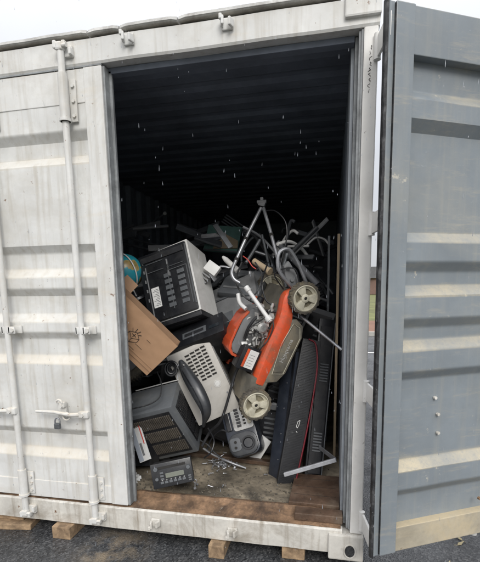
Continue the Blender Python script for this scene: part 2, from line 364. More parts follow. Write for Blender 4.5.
# header with notched roof lip
def wob(x, s=1.0): return noise.noise(V((x*3.1, s, 0)))
b = MB(); N = 120; rows = []
for i in range(N+1):
    x = XLO+(XO-XLO)*i/N; dz = .004*wob(x); 
    rows.append([b.bm.verts.new((x, yy+.003*wob(x, 4), zz+dz)) for yy, zz in ((.10, 2.275), (.0, 2.275), (-.006, 2.285), (-.006, 2.385), (.02, 2.40), (.10, 2.40))])
for A, B in zip(rows, rows[1:]):
    for k in range(6): b.bm.faces.new((A[k], A[(k+1) % 6], B[(k+1) % 6], B[k]))
cb(b, 'header', 'white')
b = MB()
segs = [(XLO, -.056), (-.050, .107), (.113, .392), (.399, XO-.16)]
for (xa, xb) in segs:
    n = max(2, int((xb-xa)/.03)); rows = []
    for i in range(n+1):
        x = xa+(xb-xa)*i/n; e = min(i, n-i); dz = .003*wob(x*2, 2)-(.006 if e == 0 else 0)
        dy = .003*wob(x*2, 7)
        rows.append([b.bm.verts.new((x, yy+dy, zz+dz)) for yy, zz in ((.02, 2.401), (-.016, 2.400), (-.022, 2.405), (-.016, 2.420), (.10, 2.432), (.10, 2.42))])
    for A, B in zip(rows, rows[1:]):
        for k in range(6): b.bm.faces.new((A[k], A[(k+1) % 6], B[(k+1) % 6], B[k]))
    b.bm.faces.new(rows[0]); b.bm.faces.new(rows[-1][::-1])
cb(b, 'roof_lip', 'lip')
# sill
b = MB(); rows = []
for i in range(N+1):
    x = XLO+.1+(XO-XLO-.2)*i/N; q = .003*wob(x*2, 9)
    rows.append([b.bm.verts.new((x, yy, zz+q)) for yy, zz in ((.0, -.135), (-.004, -.012), (.006, -.003), (.03, -.003), (.03, -.135))])
for A, B in zip(rows, rows[1:]):
    for k in range(5): b.bm.faces.new((A[k], A[(k+1) % 5], B[(k+1) % 5], B[k]))
cb(b, 'sill', 'sillwhite')
b = MB(); rows = []
for i in range(N+1):
    x = XL+.03+(1.16-XL-.03)*i/N; q = .004*wob(x*4, 12); q2 = .006*wob(x*5, 15)
    rows.append([b.bm.verts.new((x, yy+(q2 if j in (2, 3) else 0), zz+q)) for j, (yy, zz) in enumerate(((.004, -.001), (.03, .003), (.105, .024), (.125, .037), (.15, .032), (.15, -.02), (.03, -.02)))])
for A, B in zip(rows, rows[1:]):
    for k in range(7): b.bm.faces.new((A[k], A[(k+1) % 7], B[(k+1) % 7], B[k]))
cb(b, 'threshold', 'rust')
# right corner post: white face, grimy stepped jamb
cb(MB().box2((W, .0, -.02), (1.264, .16, 2.30), .006), 'corner_post', 'white_clean')
cb(MB().box2((XLO, .0, -.02), (XL, .16, 2.30), .006), 'corner_post', 'white_clean')
cb(MB().box2((1.185, .012, .0), (1.2049, .16, 2.272), .003).box2((1.172, .055, .0), (1.185, .16, 2.27), .003).box2((1.196, .004, .0), (1.2035, .012, 2.27)), 'door_jamb', 'jamb')
cb(MB().box2((1.158, .10, .0), (1.1715, .42, 2.27), .002), 'inner_plate', 'inner_plate')
cb(MB().box2((XL, .055, .0), (XL+.03, .16, 2.27), .003), 'door_jamb', 'jamb')
cb(MB().box2((XL+.03, .05, 2.248), (1.17, .099, 2.2745), .003), 'header_jamb', 'ceil')
# castings
for nm, x0, x1, z0, z1 in (('corner_casting', 1.125, XO+.004, 2.31, 2.432), ('corner_casting', XLO-.004, XLO+.17, 2.31, 2.432)):
    b = MB().box2((x0, -.024, z0), (x1, .155, z1), .008); cb(b, nm, 'white')
def bottom_cast(x0, x1):
    b = MB().box2((x0, -.02, GZ+.055), (x1, .15, -.022), .008)
    o = cb(b, 'corner_casting', 'sillwhite')
    cx = (x0+x1)/2+.02
    pts = [V((cx+.028*math.cos(a), -.0215, -.105+.036*math.sin(a))) for a in [k*math.pi/10 for k in range(20)]]
    q = MB(); q.bm.faces.new([q.bm.verts.new(p) for p in pts])
    h = q.build('casting_hole', 'rubber', o, world=False); h.data.transform(Matrix.Translation(-V((0, 0, GZ))))
    r = MB().tube([p+V((0, -.0015, 0)) for p in pts], .004, 6, closed=True).build('hole_rim', 'sillwhite', o); r.data.transform(Matrix.Translation(-V((0, 0, GZ))))
bottom_cast(1.10, XO+.004); bottom_cast(XLO-.004, XLO+.17)

# ------- left door (closed)
DL = bpy.data.objects.new('closed_door', None); COL.objects.link(DL); DL.parent = C; bpy.context.view_layer.update()
DL['label'] = 'closed left door, horizontally ribbed and painted off-white'
def panel_profile(sgn):
    # (z, proud?) pairs, from bottom to top; proud=1 outer plane, 0 recessed by 34 mm
    z = [(.10, 1), (.262, 1), (.31, 0), (.392, 0), (.437, 1), (.807, 1), (.855, 0), (.942, 0), (.987, 1), (1.037, 1), (1.085, 0), (1.177, 0), (1.222, 1), (1.277, 1), (1.325, 0), (1.402, 0), (1.447, 1), (1.837, 1), (1.885, 0), (1.952, 0), (1.997, 1), (2.115, 1)]
    return z
def fine_profile():
    prof = panel_profile(1); out = []; z = prof[0][0]
    while z < prof[-1][0]:
        p_ = 1
        for (za, pa), (zb, pb) in zip(prof, prof[1:]):
            if za <= z <= zb:
                t_ = (z-za)/(zb-za); t_ = min(1, max(0, (t_-.06)/.88)); p_ = pa+(pb-pa)*t_
        out.append((z, p_)); z += .006
    out.append(prof[-1]); return out
def add_dust(o, z0, lo=.35, zoff=0):
    prof = panel_profile(1); me = o.data; a = me.attributes.new('dust', 'FLOAT', 'POINT')
    led = [(za+zoff, zb+zoff) for (za, pa), (zb, pb) in zip(prof, prof[1:]) if pa != pb]
    led = led[0::2] if z0 == 'out' else led[1::2]
    for v in me.vertices:
        z = v.co.z+GZ; f = 0
        for l0, l1 in led:
            if l0-.004 <= z <= l1: f = max(f, 1)
            elif z > l1: f = max(f, .62*math.exp(-(z-l1)/.022))
            elif z < l0: f = max(f, .45*math.exp(-(l0-z)/.010))
        k = 1-(1-lo)*min(1, max(0, z/1.9)); a.data[v.index].value = f*k*(.75+.5*noise.noise(V((v.co.x*4, v.co.y*4, z*3))))
def door_panel(b, xa, xb, y_out, y_rec, wobs, mw=Matrix(), n=50, thick=.003):
    fine = fine_profile()
    for off in (0, thick):
        g = []
        for i in range(n+1):
            x = xa+(xb-xa)*i/n
            g.append([b.bm.verts.new(mw @ V((x, y_rec+(y_out-y_rec)*p_+wobs*(noise.noise(V((x*3, z_*3, 5)))+.5*noise.noise(V((x*9, z_*9, 1))))+off, z_))) for z_, p_ in fine])
        for i in range(n):
            for j in range(len(fine)-1): b.bm.faces.new((g[i][j], g[i+1][j], g[i+1][j+1], g[i][j+1]))
    return b
o = cb(door_panel(MB(), XL+.09, -.093, .004, .038, .005), 'door_panel', 'white_panel', DL, True); add_dust(o, 'out', .75)
b = MB().box2((-.098, -.004, .012), (-.001, .048, 2.266), .004)
cb(b, 'door_stile', 'white', DL)
cb(MB().box2((XL+.006, -.004, .012), (XL+.095, .048, 2.266), .004), 'door_stile', 'white', DL)
cb(MB().box2((XL+.095, -.001, 2.112), (-.0985, .046, 2.264), .003), 'door_rail', 'white', DL)
cb(MB().box2((XL+.095, -.001, .014), (-.0985, .046, .118), .003), 'door_rail', 'white', DL)
cb(MB().box2((XL+.005, -.0045, 2.2665), (0, .03, 2.2745), .001).box2((.0, .006, .01), (.010, .05, 2.266), .002).box2((-.012, .05, .01), (.022, .064, 2.262), .003).box2((-.01, .064, .02), (.006, .10, 2.25), .002), 'door_gasket', 'jamb', DL)
def bolt(b, p, r=.009, h=.008, d=V((0, -1, 0))):
    b.tube([V(p), V(p)+d*h], r, 6); return b
def lock_rod(x, handle):
    y = -.034
    o = cb(MB().cyl((x, y, -.075), (x, y, 2.345), .0165, 16), 'lock_rod', 'white', DL, True)
    def sub(bb, nm, mt='white', sm=False): return cb(bb, nm, mt, DL, sm)
    # end cams and keepers
    for zc, s in ((2.35, 1), (-.075, -1)):
        bb = MB().box((x, y-.004, zc), (.036, .034, .036), bev=.008).box((x-.02, y-.01, zc+s*.006), (.016, .024, .034), bev=.004).cyl((x-.03, y-.012, zc), (x+.038, y-.012, zc), .0085, 10).box((x+.022, y+.002, zc+s*.012), (.018, .03, .024), bev=.004)
        sub(bb, 'cam')
        sub(MB().box((x+.03, -.012, zc-s*.014), (.045, .02, .05), bev=.005).box((x+.048, -.022, zc-s*.02), (.014, .032, .03), bev=.004), 'cam_keeper', 'white')
    # top and bottom sleeves with bolted plate
    for z0, z1 in ((2.02, 2.235), (.03, .19)):
        bb = MB().cyl((x, y, z0), (x, y, z1), .0235, 18).tube([(x, y, z0), (x, y, z0+.012)], .029, 18).box2((x+.005, -.012, z0+.005), (x+.052, -.0012, z1-.02), .003)
        for k in range(3): bolt(bb, (x+.038, -.012, z0+.03+k*(z1-z0-.08)/2), .009, .009)
        sub(bb, 'rod_sleeve', sm=True)
    for zc in (1.0,):
        bb = MB().box((x+.015, -.052+.006, zc), (.085, .008, .038), bev=.003).box2((x-.024, -.05, zc-.019), (x-.018, .0, zc+.019)).box2((x+.018, -.05, zc-.019), (x+.024, .0, zc+.019)).box((x+.045, -.006, zc), (.05, .01, .042), bev=.003)
        bolt(bb, (x+.044, -.05, zc), .012, .01); sub(bb, 'rod_bracket', sm=True)
    # handle hub, lever, catch and padlock
    z = .545
    bb = MB().box((x-.012, y-.014, z), (.058, .03, .036), bev=.006); bolt(bb, (x-.018, y-.028, z), .012, .009); sub(bb, 'handle_hub', sm=True)
    bb = MB().tube([(x-.03, y-.018, z), (x-.09, y-.022, z-.004), (x-.2, y-.016, z+.006), (x-.31, y-.012, z+.004)], [.012, .011, .009, .007], 10); sub(bb, 'handle', sm=True)
    bb = MB().box((x-.165, -.012, z+.01), (.05, .022, .085), bev=.006).box((x-.15, -.03, z+.045), (.03, .028, .03), bev=.006).tube(arc((0, 0), .018, .02, 0, 180, 8, lambda a, c_: V((x-.162+a, -.045, z+.055+c_))), .006, 8)
    bolt(bb, (x-.152, -.04, z+.04), .009, .01); sub(bb, 'handle_catch', sm=True)
    if handle:
        sub(MB().box((x-.178, -.052, z-.072), (.034, .020, .034), bev=.006), 'padlock', 'darksteel')
        sub(MB().tube(arc((0, 0), .016, .03, 0, 180, 10, lambda a, c_: V((x-.176+a, -.052, z-.055+c_))), .0045, 8), 'padlock_shackle', 'steel', True)
        sub(MB().tube(arc((0, 0), .022, .022, 0, 360, 16, lambda a, c_: V((x-.128+a, -.04, z-.018+c_)))[:-1], .004, 6, closed=True), 'ring', 'white', True)
lock_rod(-.19, True); lock_rod(-.64, False)
# faint chalk ring
0 and cb(MB().tube([(-.43+.06*math.cos(a), .0015, 1.70+.09*math.sin(a)) for a in [k*math.pi/18 for k in range(36)]], .0006, 4, closed=True), 'pencil_ring', 'ring', DL)
# keepers left free on the header and sill
for x, zc, s in ((.152, 2.352, 1), (.622, 2.355, 1), (.165, -.068, -1), (.60, -.075, -1)):
    bb = MB().box((x, -.012, zc), (.05, .012, .048), bev=.004).box((x-.02, -.032, zc+s*.004), (.013, .034, .036), bev=.005, rot=Matrix.Rotation(.35, 4, 'Z')).box((x+.02, -.032, zc-s*.004), (.013, .034, .034), bev=.005, rot=Matrix.Rotation(-.35, 4, 'Z')).box((x-.024, -.042, zc+s*.018), (.014, .016, .022), bev=.004)
    cb(bb, 'cam_keeper', 'white' if s > 0 else 'sillwhite')

# ------- right door (swung right round)
ang = R(28.5)
D0 = V((1.326, -.190, 0)); DM = Matrix.Translation(D0) @ Matrix.Rotation(ang, 4, 'Z') @ Matrix.Rotation(R(-.8), 4, 'X')   # local x along door, -y faces the camera
DR = bpy.data.objects.new('open_door', None); COL.objects.link(DR); DR.parent = C; DR['label'] = 'open right door showing its dusty blue-grey inner face'; bpy.context.view_layer.update()
def db(b, nm, mt='grey', sm=False): b.bm.transform(DM); return cb(b, nm, mt, DR, sm)
DW = 1.13
# panel: ribs project where the outside is recessed
b = MB(); fine = fine_profile(); n = 60
# on the inner face the rib's upper slope is the shallow, dust-catching one
zf = lambda z: z
for off in (0, .004):
    g = []
    for i in range(n+1):
        x = .083+(DW-.17)*i/n
        g.append([b.bm.verts.new((x, .012+.036*p_-.0+.003*(noise.noise(V((x*3, z_*3, 8)))+.5*noise.noise(V((x*9, z_*9, 2))))+off, z_-.014)) for z_, p_ in fine])
    for i in range(n):
        for j in range(len(fine)-1): b.bm.faces.new((g[i][j], g[i+1][j], g[i+1][j+1], g[i][j+1]))
o = db(b, 'door_panel', 'grey_panel', True); add_dust(o, 'in', .42, -.014)
db(MB().box2((0, -.002, .0), (.085, .05, 2.268), .004), 'door_stile')
db(MB().box2((DW-.085, -.002, .0), (DW, .05, 2.268), .004), 'door_stile')
db(MB().box2((.0852, .004, 2.094), (DW-.0852, .05, 2.266), .003), 'door_rail')
db(MB().box2((.0852, .004, .002), (DW-.0852, .05, .118), .003), 'door_rail', 'greydirty')
db(MB().box2((-.022, .006, .0), (-.0005, .046, 2.268), .003).box2((-.036, -.004, .006), (-.026, .03, 2.262), .002), 'gasket_channel')
b = MB(); rows = []
for i in range(161):
    z = .004+2.262*i/160; q = .003*noise.noise(V((0, 3, z*22)))
    rows.append([b.bm.verts.new(p) for p in ((-.0365, .008, z), (-.038+q, -.010+q, z), (-.042+q, -.014+q, z), (-.049+q*2, -.006, z), (-.047+q, .012, z), (-.044, .018, z), (-.0365, .026, z))])
for A, B in zip(rows, rows[1:]):
    for k in range(7): b.bm.faces.new((A[k], A[(k+1) % 7], B[(k+1) % 7], B[k]))
db(b, 'door_gasket', 'rubber', True)
db(MB().box2((-.0035, -.004, .01), (-.0008, .006, 2.26)), 'gasket_seam', 'rubber')
for x, z in ((.32, .62), (.325, .53), (.55, .19), (.63, .20), (.30, .70)):
    bb = MB(); bolt(bb, (x, .046 if z > .3 else .004, z), .008, .012, V((0, -1, 0))); db(bb, 'bolt', 'sillwhite' if z > .3 else 'rust')
for x in (.62, .95):
    db(MB().cyl((x, .085, -.06), (x, .085, 2.34), .0165, 12), 'lock_rod', 'white', True)
    for z in (.12, 1.0, 2.1): db(MB().box((x, .074, z), (.09, .046, .05), bev=.003), 'rod_bracket', 'white')
# hinges: blade from the post to the door's back edge
hp = DM @ V((-.02, .045, 0))
for z in (2.19, 1.48, .72, .06):
    p0 = V((1.262, -.004, z)); p1 = V((hp.x, hp.y, z))
    bb = MB(); d = (p1-p0); mm = frame((p0+p1)/2, d, V((0, 0, 1)))
    bb.box((0, 0, 0), (d.length+.02, .085, .012), mm, .003)
    bb.cyl(p0+V((-.002, -.006, -.05)), p0+V((-.002, -.006, .05)), .015, 14)
    cb(bb, 'hinge', 'white_clean', None, True)
# stencil-like scuffs down the post
b = MB(); rnd = random.Random(3)
for k in range(9):
    z = 2.02+k*.021; x0 = 1.232+rnd.uniform(-.003, .003)
    b.tube(bez([(x0+rnd.uniform(-.006, .006), -.0006, z+q*.005) for q in range(4)], 4), rnd.uniform(.0007, .0013), 5)
cb(b, 'post_marking', 'ink')

# timber blocks under the container
def block(x0, x1, y0, y1, z0, z1, label, rz=0):
    c = ((x0+x1)/2, (y0+y1)/2, z0)
    mm = Matrix.Translation(c) @ Matrix.Rotation(rz, 4, 'Z')
    t = thing('timber_block', label, 'timber block', mm, 'timber blocks under the container')
    b = MB().box((0, 0, (z1-z0)/2), (x1-x0, y1-y0, z1-z0), bev=.004); o = b.build('wood', 'block', t)
    return t
block(-.47, -.355, -.045, .6, GZ, -.142, 'raw timber block under the sill below the padlocked lock rod')
block(.475, .56, -.05, .6, GZ, -.142, 'narrow yellowish timber block under the sill below the rusty threshold')
block(.86, .98, .02, .6, GZ, -.142, 'dark-shadowed timber block under the sill nearest the corner casting')
block(-.95, -.70, -.02, .7, GZ, GZ+.035, 'wide flat timber board lying under the container at far left', R(8))
block(-.92, -.74, .03, .6, GZ+.037, -.142, 'timber block stacked on the wide board at far left', R(3))
# leaf on the asphalt
b = MB(); b.bm.faces.new([b.bm.verts.new(p) for p in ((0, 0, 0), (.012, .008, .004), (.05, .004, .008), (.012, -.008, .003))])
b.tube([(0, 0, .001), (-.02, .004, .004)], .0008, 5)
for i, (x, y, a) in enumerate(((1.80, .33-.02, .6), (1.84, .36, 2.2), (1.70, .10, 1.1))):
    bb = MB(); lf = [(0, 0, 0), (.015, .011, .005), (.055, .004, .010), (.017, -.010, .004)]
    bb.bm.faces.new([bb.bm.verts.new(p) for p in lf]); bb.tube([(0, 0, .001), (-.022, .004, .005)], .001, 5)
    o = bb.build('fallen_leaf', 'leaf'); o.location = (x, y, GZ+.002); o.rotation_euler.z = a
    tag(o, ['dry curled leaf on asphalt below the open door', 'second dry leaf farther back on the asphalt below the open door', 'small leaf on the asphalt nearest the container corner'][i], 'leaf', 'fallen leaves on the asphalt')
b.bm.free()

# ================================================================== THE HEAP
def boxframe(A, x, y, z):     # columns x,y,z; may be left-handed -> caller supplies right-handed
    mm = Matrix((V(x), V(y), V(z))).transposed().to_4x4(); mm.translation = V(A); return mm
def ngrid(name, mt, par, a, b_, nx, nz, bar, z, axis='x', d=.006):
    pass

# --- grey boxy crt with slatted back  (x left, y up-back, z down)
A = V((.166, .28, .51)); ex = V((-.962, .008, -.271)); ey = V((-.123, .878, .463)); ez = V((.242, .479, -.844))
SC = 1.0; w_, h_, d_ = .343, .232, .421
t = thing('crt_monitor', 'dark grey tube monitor on its side, dusty slatted grille facing out above the car radio', 'monitor', boxframe(A, ex, ey, ez))
# here: x left, z down, y inwards ; grille face is y=0
MB().box2((0, 0, 0), (w_, h_*1.05, d_), .014).build('casing', 'crtgrey', t, smooth=True)
g = MB().box2((.03, -.004, .03), (w_-.02, .003, d_-.035), .002).build('grille_panel', 'blackmatt', t)
for k in range(3):
    s = MB(); z0 = .05+k*.112
    for i in range(22): s.box((.045+i*.0125, -.006, z0+.045), (.0065, .008, .085), rot=Matrix.Rotation(.05, 4, 'Y'))
    s.build('slats', 'grille', g)
# side vent panel on x=0 face (towards the right in the photo)
s = MB().box2((-.004, .045, .045), (.003, .20, d_-.05), .002).build('side_vent', 'black', t)
q = MB()
for j in range(5):
    for i in range(7): q.box((-.006, .065+i*.019, .085+j*.063), (.005, .010, .045))
q.build('vent_slot', 'blackmatt', s)
MB().tube([(.004, .012, .008), (w_-.01, .012, .006)], .003, 6).build('edge_highlight', 'shell', t)  # off-white tube paints the bright highlight along the casing's top edge
MB().tube(bez([(w_*.9, .245, -.004), (.02, .245, -.004), (-.003, .245, .01), (-.003, .243, .2), (-.003, .24, d_-.02)], 8), .004, 6).build('rear_edge_highlight', 'shell', t)  # same pale colour standing in for the highlight on the rear edges
# cable lying over it
o = MB().tube(bez([at(112, 412, .27), at(131, 409, .26), at(150, 404, .27), at(160, 396, .3), at(161, 382, .38), at(157, 372, .42)], 8), .0042, 8).build('cable', 'rubber', None, smooth=True)
tag(o, 'thin black cable draped over the top of the slatted grey monitor', 'cable')

# --- big printer-like monitor case with white shell
A = V((.301, .5, 1.078)); ex = V((-.957, .035, -.288)); ey = V((-.267, .28, .922)); ez = ex.cross(ey)
t = thing('upended_television', 'boxy television tipped over, off-white shell and black panel with paper label', 'television', boxframe(A, ex, ey, ez))
w_, h_, d_ = .365, .485, .317
sgn = 1 if ez.y > 0 else -1   # depth direction
def z_(v): return v*sgn
MB().box2((.012, .012, 0), (w_, h_-.008, z_(.06)), .012).build('black_back', 'black', t, smooth=True)
MB().prism([(0, z_(.012)), (0, z_(d_)), (w_*.9, z_(d_)), (w_*.97, z_(.06)), (w_, z_(.03)), (.011, z_(.012))], .006, h_, axis='y').build('shell', 'shell', t)
bt = MB().box2((.0, -.03, z_(.01)), (w_, .0055, z_(d_*.8)), .01).build('base_band', 'black', t, smooth=True)
MB().box2((.05, -.034, z_(.06)), (.3, -.029, z_(.1))).build('handle_slot', 'blackmatt', bt)
MB().box2((.03, h_-.07, -z_(.008)), (w_-.02, h_-.03, z_(.002)), .004).build('top_band', 'blackmatt', t)
MB().box2((.012, .05, -z_(.006)), (.02, h_-.03, z_(.002)), .002).build('rib', 'dgrey', t)
MB().box2((w_-.05, .03, -z_(.006)), (w_-.044, h_-.1, z_(.002)), .001).build('rib', 'mgrey', t)
fr = MB()
for a, b_ in (((.03, .06), (.034, .32)), ((.03, .316), (.17, .32)), ((.166, .06), (.17, .32)), ((.19, .34), (.31, .344)), ((.19, .40), (.31, .404)), ((.045, .34), (.17, .343))):
    fr.box2((a[0], a[1], -z_(.006)), (b_[0], b_[1], z_(.002)))
fr.build('panel_frame', 'dgrey', t)
for c in range(2):
    v = MB()
    for k in range(6): v.box2((.055+c*.095, .075+k*.04, -z_(.005)), (.105+c*.095, .102+k*.04, z_(.001)), .002)
    v.build('vent_slats', 'dgrey', t)
lb = MB().box2((w_-.115, .10, -z_(.0035)), (w_-.06, .235, -z_(.0005))).build('label_sticker', 'paper', t)
q = MB()
for k in range(11): q.box2((w_-.11, .112+k*.0105, -z_(.0042)), (w_-.068-.012*(k % 3), .115+k*.0105, -z_(.0036)))
q.build('print_lines', 'dgrey', lb)
v = MB()
for k in range(5): v.box2((w_-.036, .15+k*.065, -z_(.005)), (w_-.028, .172+k*.065, z_(.001)))
v.build('clip', 'mgrey', t)
for y0 in (.30, .335): MB().box2((.155, y0-.02, -z_(.009)), (.162, y0+.06, z_(.0))).build('latch', 'mgrey', t)
# white tray by its side
def slab(name, label, cat, bl, br, tl, th, mt, bev=.004, extra=None, group=None, tall=False):
    bl, br, tl = V(bl), V(br), V(tl); x = br-bl; y = tl-bl
    if tall: x = x-y*(x.dot(y)/y.dot(y))
    mm = frame(bl, x, y)
    # thickness away from the camera
    s = -1 if (mm.to_3x3() @ V((0, 0, 1))).dot(CP-bl) > 0 else 1
    t = thing(name, label, cat, mm, group)
    wv, hv = x.length, (y-x.normalized()*y.dot(x.normalized())).length
    MB().box2((0, 0, 0), (wv, hv, s*th), bev).build('body', mt, t, smooth=True)
    return t, wv, hv, -s
t, a, h, s = slab('plastic_tray', 'small off-white plastic cover leaning beside the upended television', 'plastic cover', at(203, 268, .75), at(214, 276, .74), at(198, 251, .78), .04, 'shell')
for k in range(4): MB().box2((a*.1, -.03-k*.022, -s*.008), (a*.8, -.02-k*.022, -s*.03)).build('rib', 'mgrey', t)

# --- black recorder under the television
t, a, h, s = slab('video_recorder', 'black video recorder lying between television and beige computer', 'video recorder', at(168, 352, .52), at(224, 330, .50), at(172, 332, .62), .3, 'black')
MB().box2((a*.28, h*.3, 0), (a*.70, h*.62, s*.006), .002).build('cassette_flap', 'dgrey', t)
MB().box2((a*.32, h*.38, s*.006), (a*.66, h*.52, s*.008)).build('slot', 'blackmatt', t)
MB().box2((a*.75, h*.35, 0), (a*.93, h*.5, s*.004)).build('display', 'bulb', t)

# --- cardboard box
A = V((.234, .25, .881)); ex = V((-.644, -.226, .731)).normalized(); ey = V((-.744, -.04, -.667)).normalized(); ey = (ey-ex*ex.dot(ey)).normalized(); ez = ex.cross(ey)
sg = 1 if ez.y > 0 else -1
t = thing('cardboard_box', 'open brown cardboard box with black printed emblem, tipped on its corner under the globe', 'cardboard box', boxframe(A, ex, ey, ez))
w_, h_, d_ = .50, .262, .10; q = .004
b = MB(); NN = 24
gg = [[b.bm.verts.new((w_*i/NN, h_*j/NN, sg*(.0022+.0022*noise.noise(V((i*.35, j*.3, 2)))+.0012*noise.noise(V((i*.9, j*.9, 5)))))) for j in range(NN+1)] for i in range(NN+1)]
for i in range(NN):
    for j in range(NN): b.bm.faces.new((gg[i][j], gg[i+1][j], gg[i+1][j+1], gg[i][j+1]))
b.build('front_panel', 'carton', t, smooth=True)
MB().box2((0, h_-q, sg*q), (w_, h_, sg*d_)).build('bottom', 'carton', t)
MB().box2((0, 0, sg*q), (q, h_-q, sg*d_)).box2((w_-q, 0, sg*q), (w_, h_-q, sg*d_)).box2((q, .0, sg*(d_-q)), (w_-q, h_-q, sg*d_)).build('side_panel', 'carton_in', t)
def flap(o_, u, v_, nm='flap'):
    b = MB(); o_, u, v_ = V(o_), V(u), V(v_); n_ = u.cross(v_).normalized()*.003
    vs = [b.bm.verts.new(p) for p in (o_, o_+u, o_+u*.97+v_, o_+u*.03+v_)]; ws = [b.bm.verts.new(x.co+n_) for x in vs]
    b.bm.faces.new(vs); b.bm.faces.new(ws[::-1])
    for i in range(4): b.bm.faces.new((vs[i], ws[i], ws[(i+1) % 4], vs[(i+1) % 4]))
    b.build(nm, 'carton_in', t)
flap((w_*.80, 0, sg*d_), (w_*.18, 0, 0), (0, -.055, sg*.03)); 
flap((w_, 0, sg*.01), (0, 0, sg*(d_-.02)), (.08, -.05, 0)); flap((0, 0, sg*.02), (0, 0, sg*(d_-.03)), (.0, .09, 0))
# printed emblem: outlined cube with rays, on the front panel
g = MB(); zc = -sg*.0012; cx, cy = .215, .135
def ln(p, q_, wd=.0022):
    a = V((cx+p[0], cy+p[1], zc)); b_ = V((cx+q_[0], cy+q_[1], zc)); d = b_-a
    g.box((a+b_)/2, (d.length, wd, .0008), rot=Matrix.Rotation(math.atan2(d.y, d.x), 4, 'Z'))
sq = [(-.035, -.004), (0, -.026), (.036, -.002), (.001, .024)]
for i in range(4): ln(sq[i], sq[(i+1) % 4])
for p, q_ in (((-.035, -.004), (-.037, .022)), ((-.037, .022), (0, .05)), ((0, .05), (.001, .024)), ((0, .05), (.037, .026)), ((.037, .026), (.036, -.002))): ln(p, q_)
for p, q_ in (((-.03, -.03), (-.012, -.018)), ((-.012, -.045), (-.004, -.026)), ((.012, -.045), (.01, -.02)), ((.036, -.03), (.02, -.012)), ((-.014, 0), (.016, -.002)), ((0, -.014), (.002, .012))): ln(p, q_, .0028)
g.build('printed_emblem', 'ink', t)
g = MB()
for (x0, y0, l) in ((.40, .07, .035), (.40, .076, .022), (.12, .10, .03), (.13, .165, .05), (.16, .20, .06)):
    g.box2((x0, y0, zc-.0004), (x0+l, y0+.0014, zc+.0004))
g.build('printed_text_line', 'ink', t)
MB().box2((.0, h_-.03, -sg*.0012), (w_, h_-.027, .0)).box2((.0, h_-.05, -sg*.0012), (w_, h_-.0485, .0)).build('bottom_crease', 'carton_in', t)

# --- beige computer tower
A = V((.329, .55, .893)); ex = V((-.891, -.211, -.401)).normalized(); ey = V((.399, .055, -.915)); ey = (ey-ex*ex.dot(ey)).normalized(); ez = ex.cross(ey)
sg = 1 if ez.y > 0 else -1
t = thing('computer_tower', 'beige computer case with slotted vent panel and round button below the upended television', 'computer', boxframe(A, ex, ey, ez))
w_, h_, d_ = .30, .50, .35
MB().box2((0, 0, 0), (w_, h_, sg*d_), .01).build('case', 'beige', t, smooth=True)
v = MB()
for c in range(4):
    for k in range(9-(c > 2)*2): v.box((.058+c*.038+k*.0, .035+k*.0235+c*.004, -sg*.0015), (.030, .011, .005))
v.build('vent_slot', 'ink', t)
MB().box2((.035, .02, -sg*.0008), (.205, .252, sg*.001), .0004).build('vent_panel', 'beige', t)
MB().tube([(.07+.022*math.cos(a_), .292+.022*math.sin(a_), -sg*.001) for a_ in [k*math.pi/12 for k in range(24)]], .0022, 6, closed=True).lathe([(.018, 0), (.016, -sg*.004), (0, -sg*.004)], Matrix.Translation((.07, .292, 0)), 20).build('round_button', 'shell', t)
MB().lathe([(.006, 0), (.006, -sg*.002), (0, -sg*.002)], Matrix.Translation((.035, .37, 0)), 12).build('screw', 'steel', t)
MB().box2((-.004, .02, sg*.03), (.001, h_-.02, sg*.05)).build('seam', 'mgrey', t)

# --- car radio
A = V((.318, .16, .256)); ex = V((-.935, -.319, -.157)); ey = V((.231, -.208, -.951)); ey = (ey-ex*ex.dot(ey)/ex.dot(ex)).normalized(); ex.normalize(); ez = ex.cross(ey); sg = 1 if ez.y > 0 else -1
t = thing('car_radio', 'black car radio with grey display standing on the floor under the slatted monitor', 'car radio', boxframe(A, ex, ey, ez))
w_, h_ = .233, .138; z = -sg
MB().box2((.006, .006, sg*.012), (w_-.006, h_-.006, sg*.15), .002).build('chassis', 'blackmatt', t)
MB().box2((0, 0, 0), (w_, h_, sg*.012), .005).build('front_panel', 'black', t, smooth=True)
MB().box2((.05, .062, z*.002), (.155, .088, z*.0045), .001).build('display', 'lcd', t)
MB().box2((.035, .02, z*.001), (.20, .034, z*.004), .001).build('cassette_slot', 'ink', t)
b = MB()
for k in range(6): b.box2((.045+k*.025, .104, 0), (.064+k*.025, .116, z*.005), .001)
for k in range(3): b.box2((.165, .05+k*.017, 0), (.185, .061+k*.017, z*.005), .001); b.box2((.012, .095+k*.012, 0), (.030, .103+k*.012, z*.004), .001)
b.build('button', 'dgrey', t)
for (cx, cy, r_) in ((.205, .03, .013), (.205, .085, .010), (.022, .05, .012)):
    MB().lathe([(r_, 0), (r_*.9, z*.012), (0, z*.012)], Matrix.Translation((cx, cy, 0)), 20).build('knob', 'dgrey', t, smooth=True)
g = MB()
for k in range(6): g.box2((.049+k*.025, .097, z*.0003), (.056+k*.025, .100, z*.0012))
g.build('button_mark', 'shell', t)

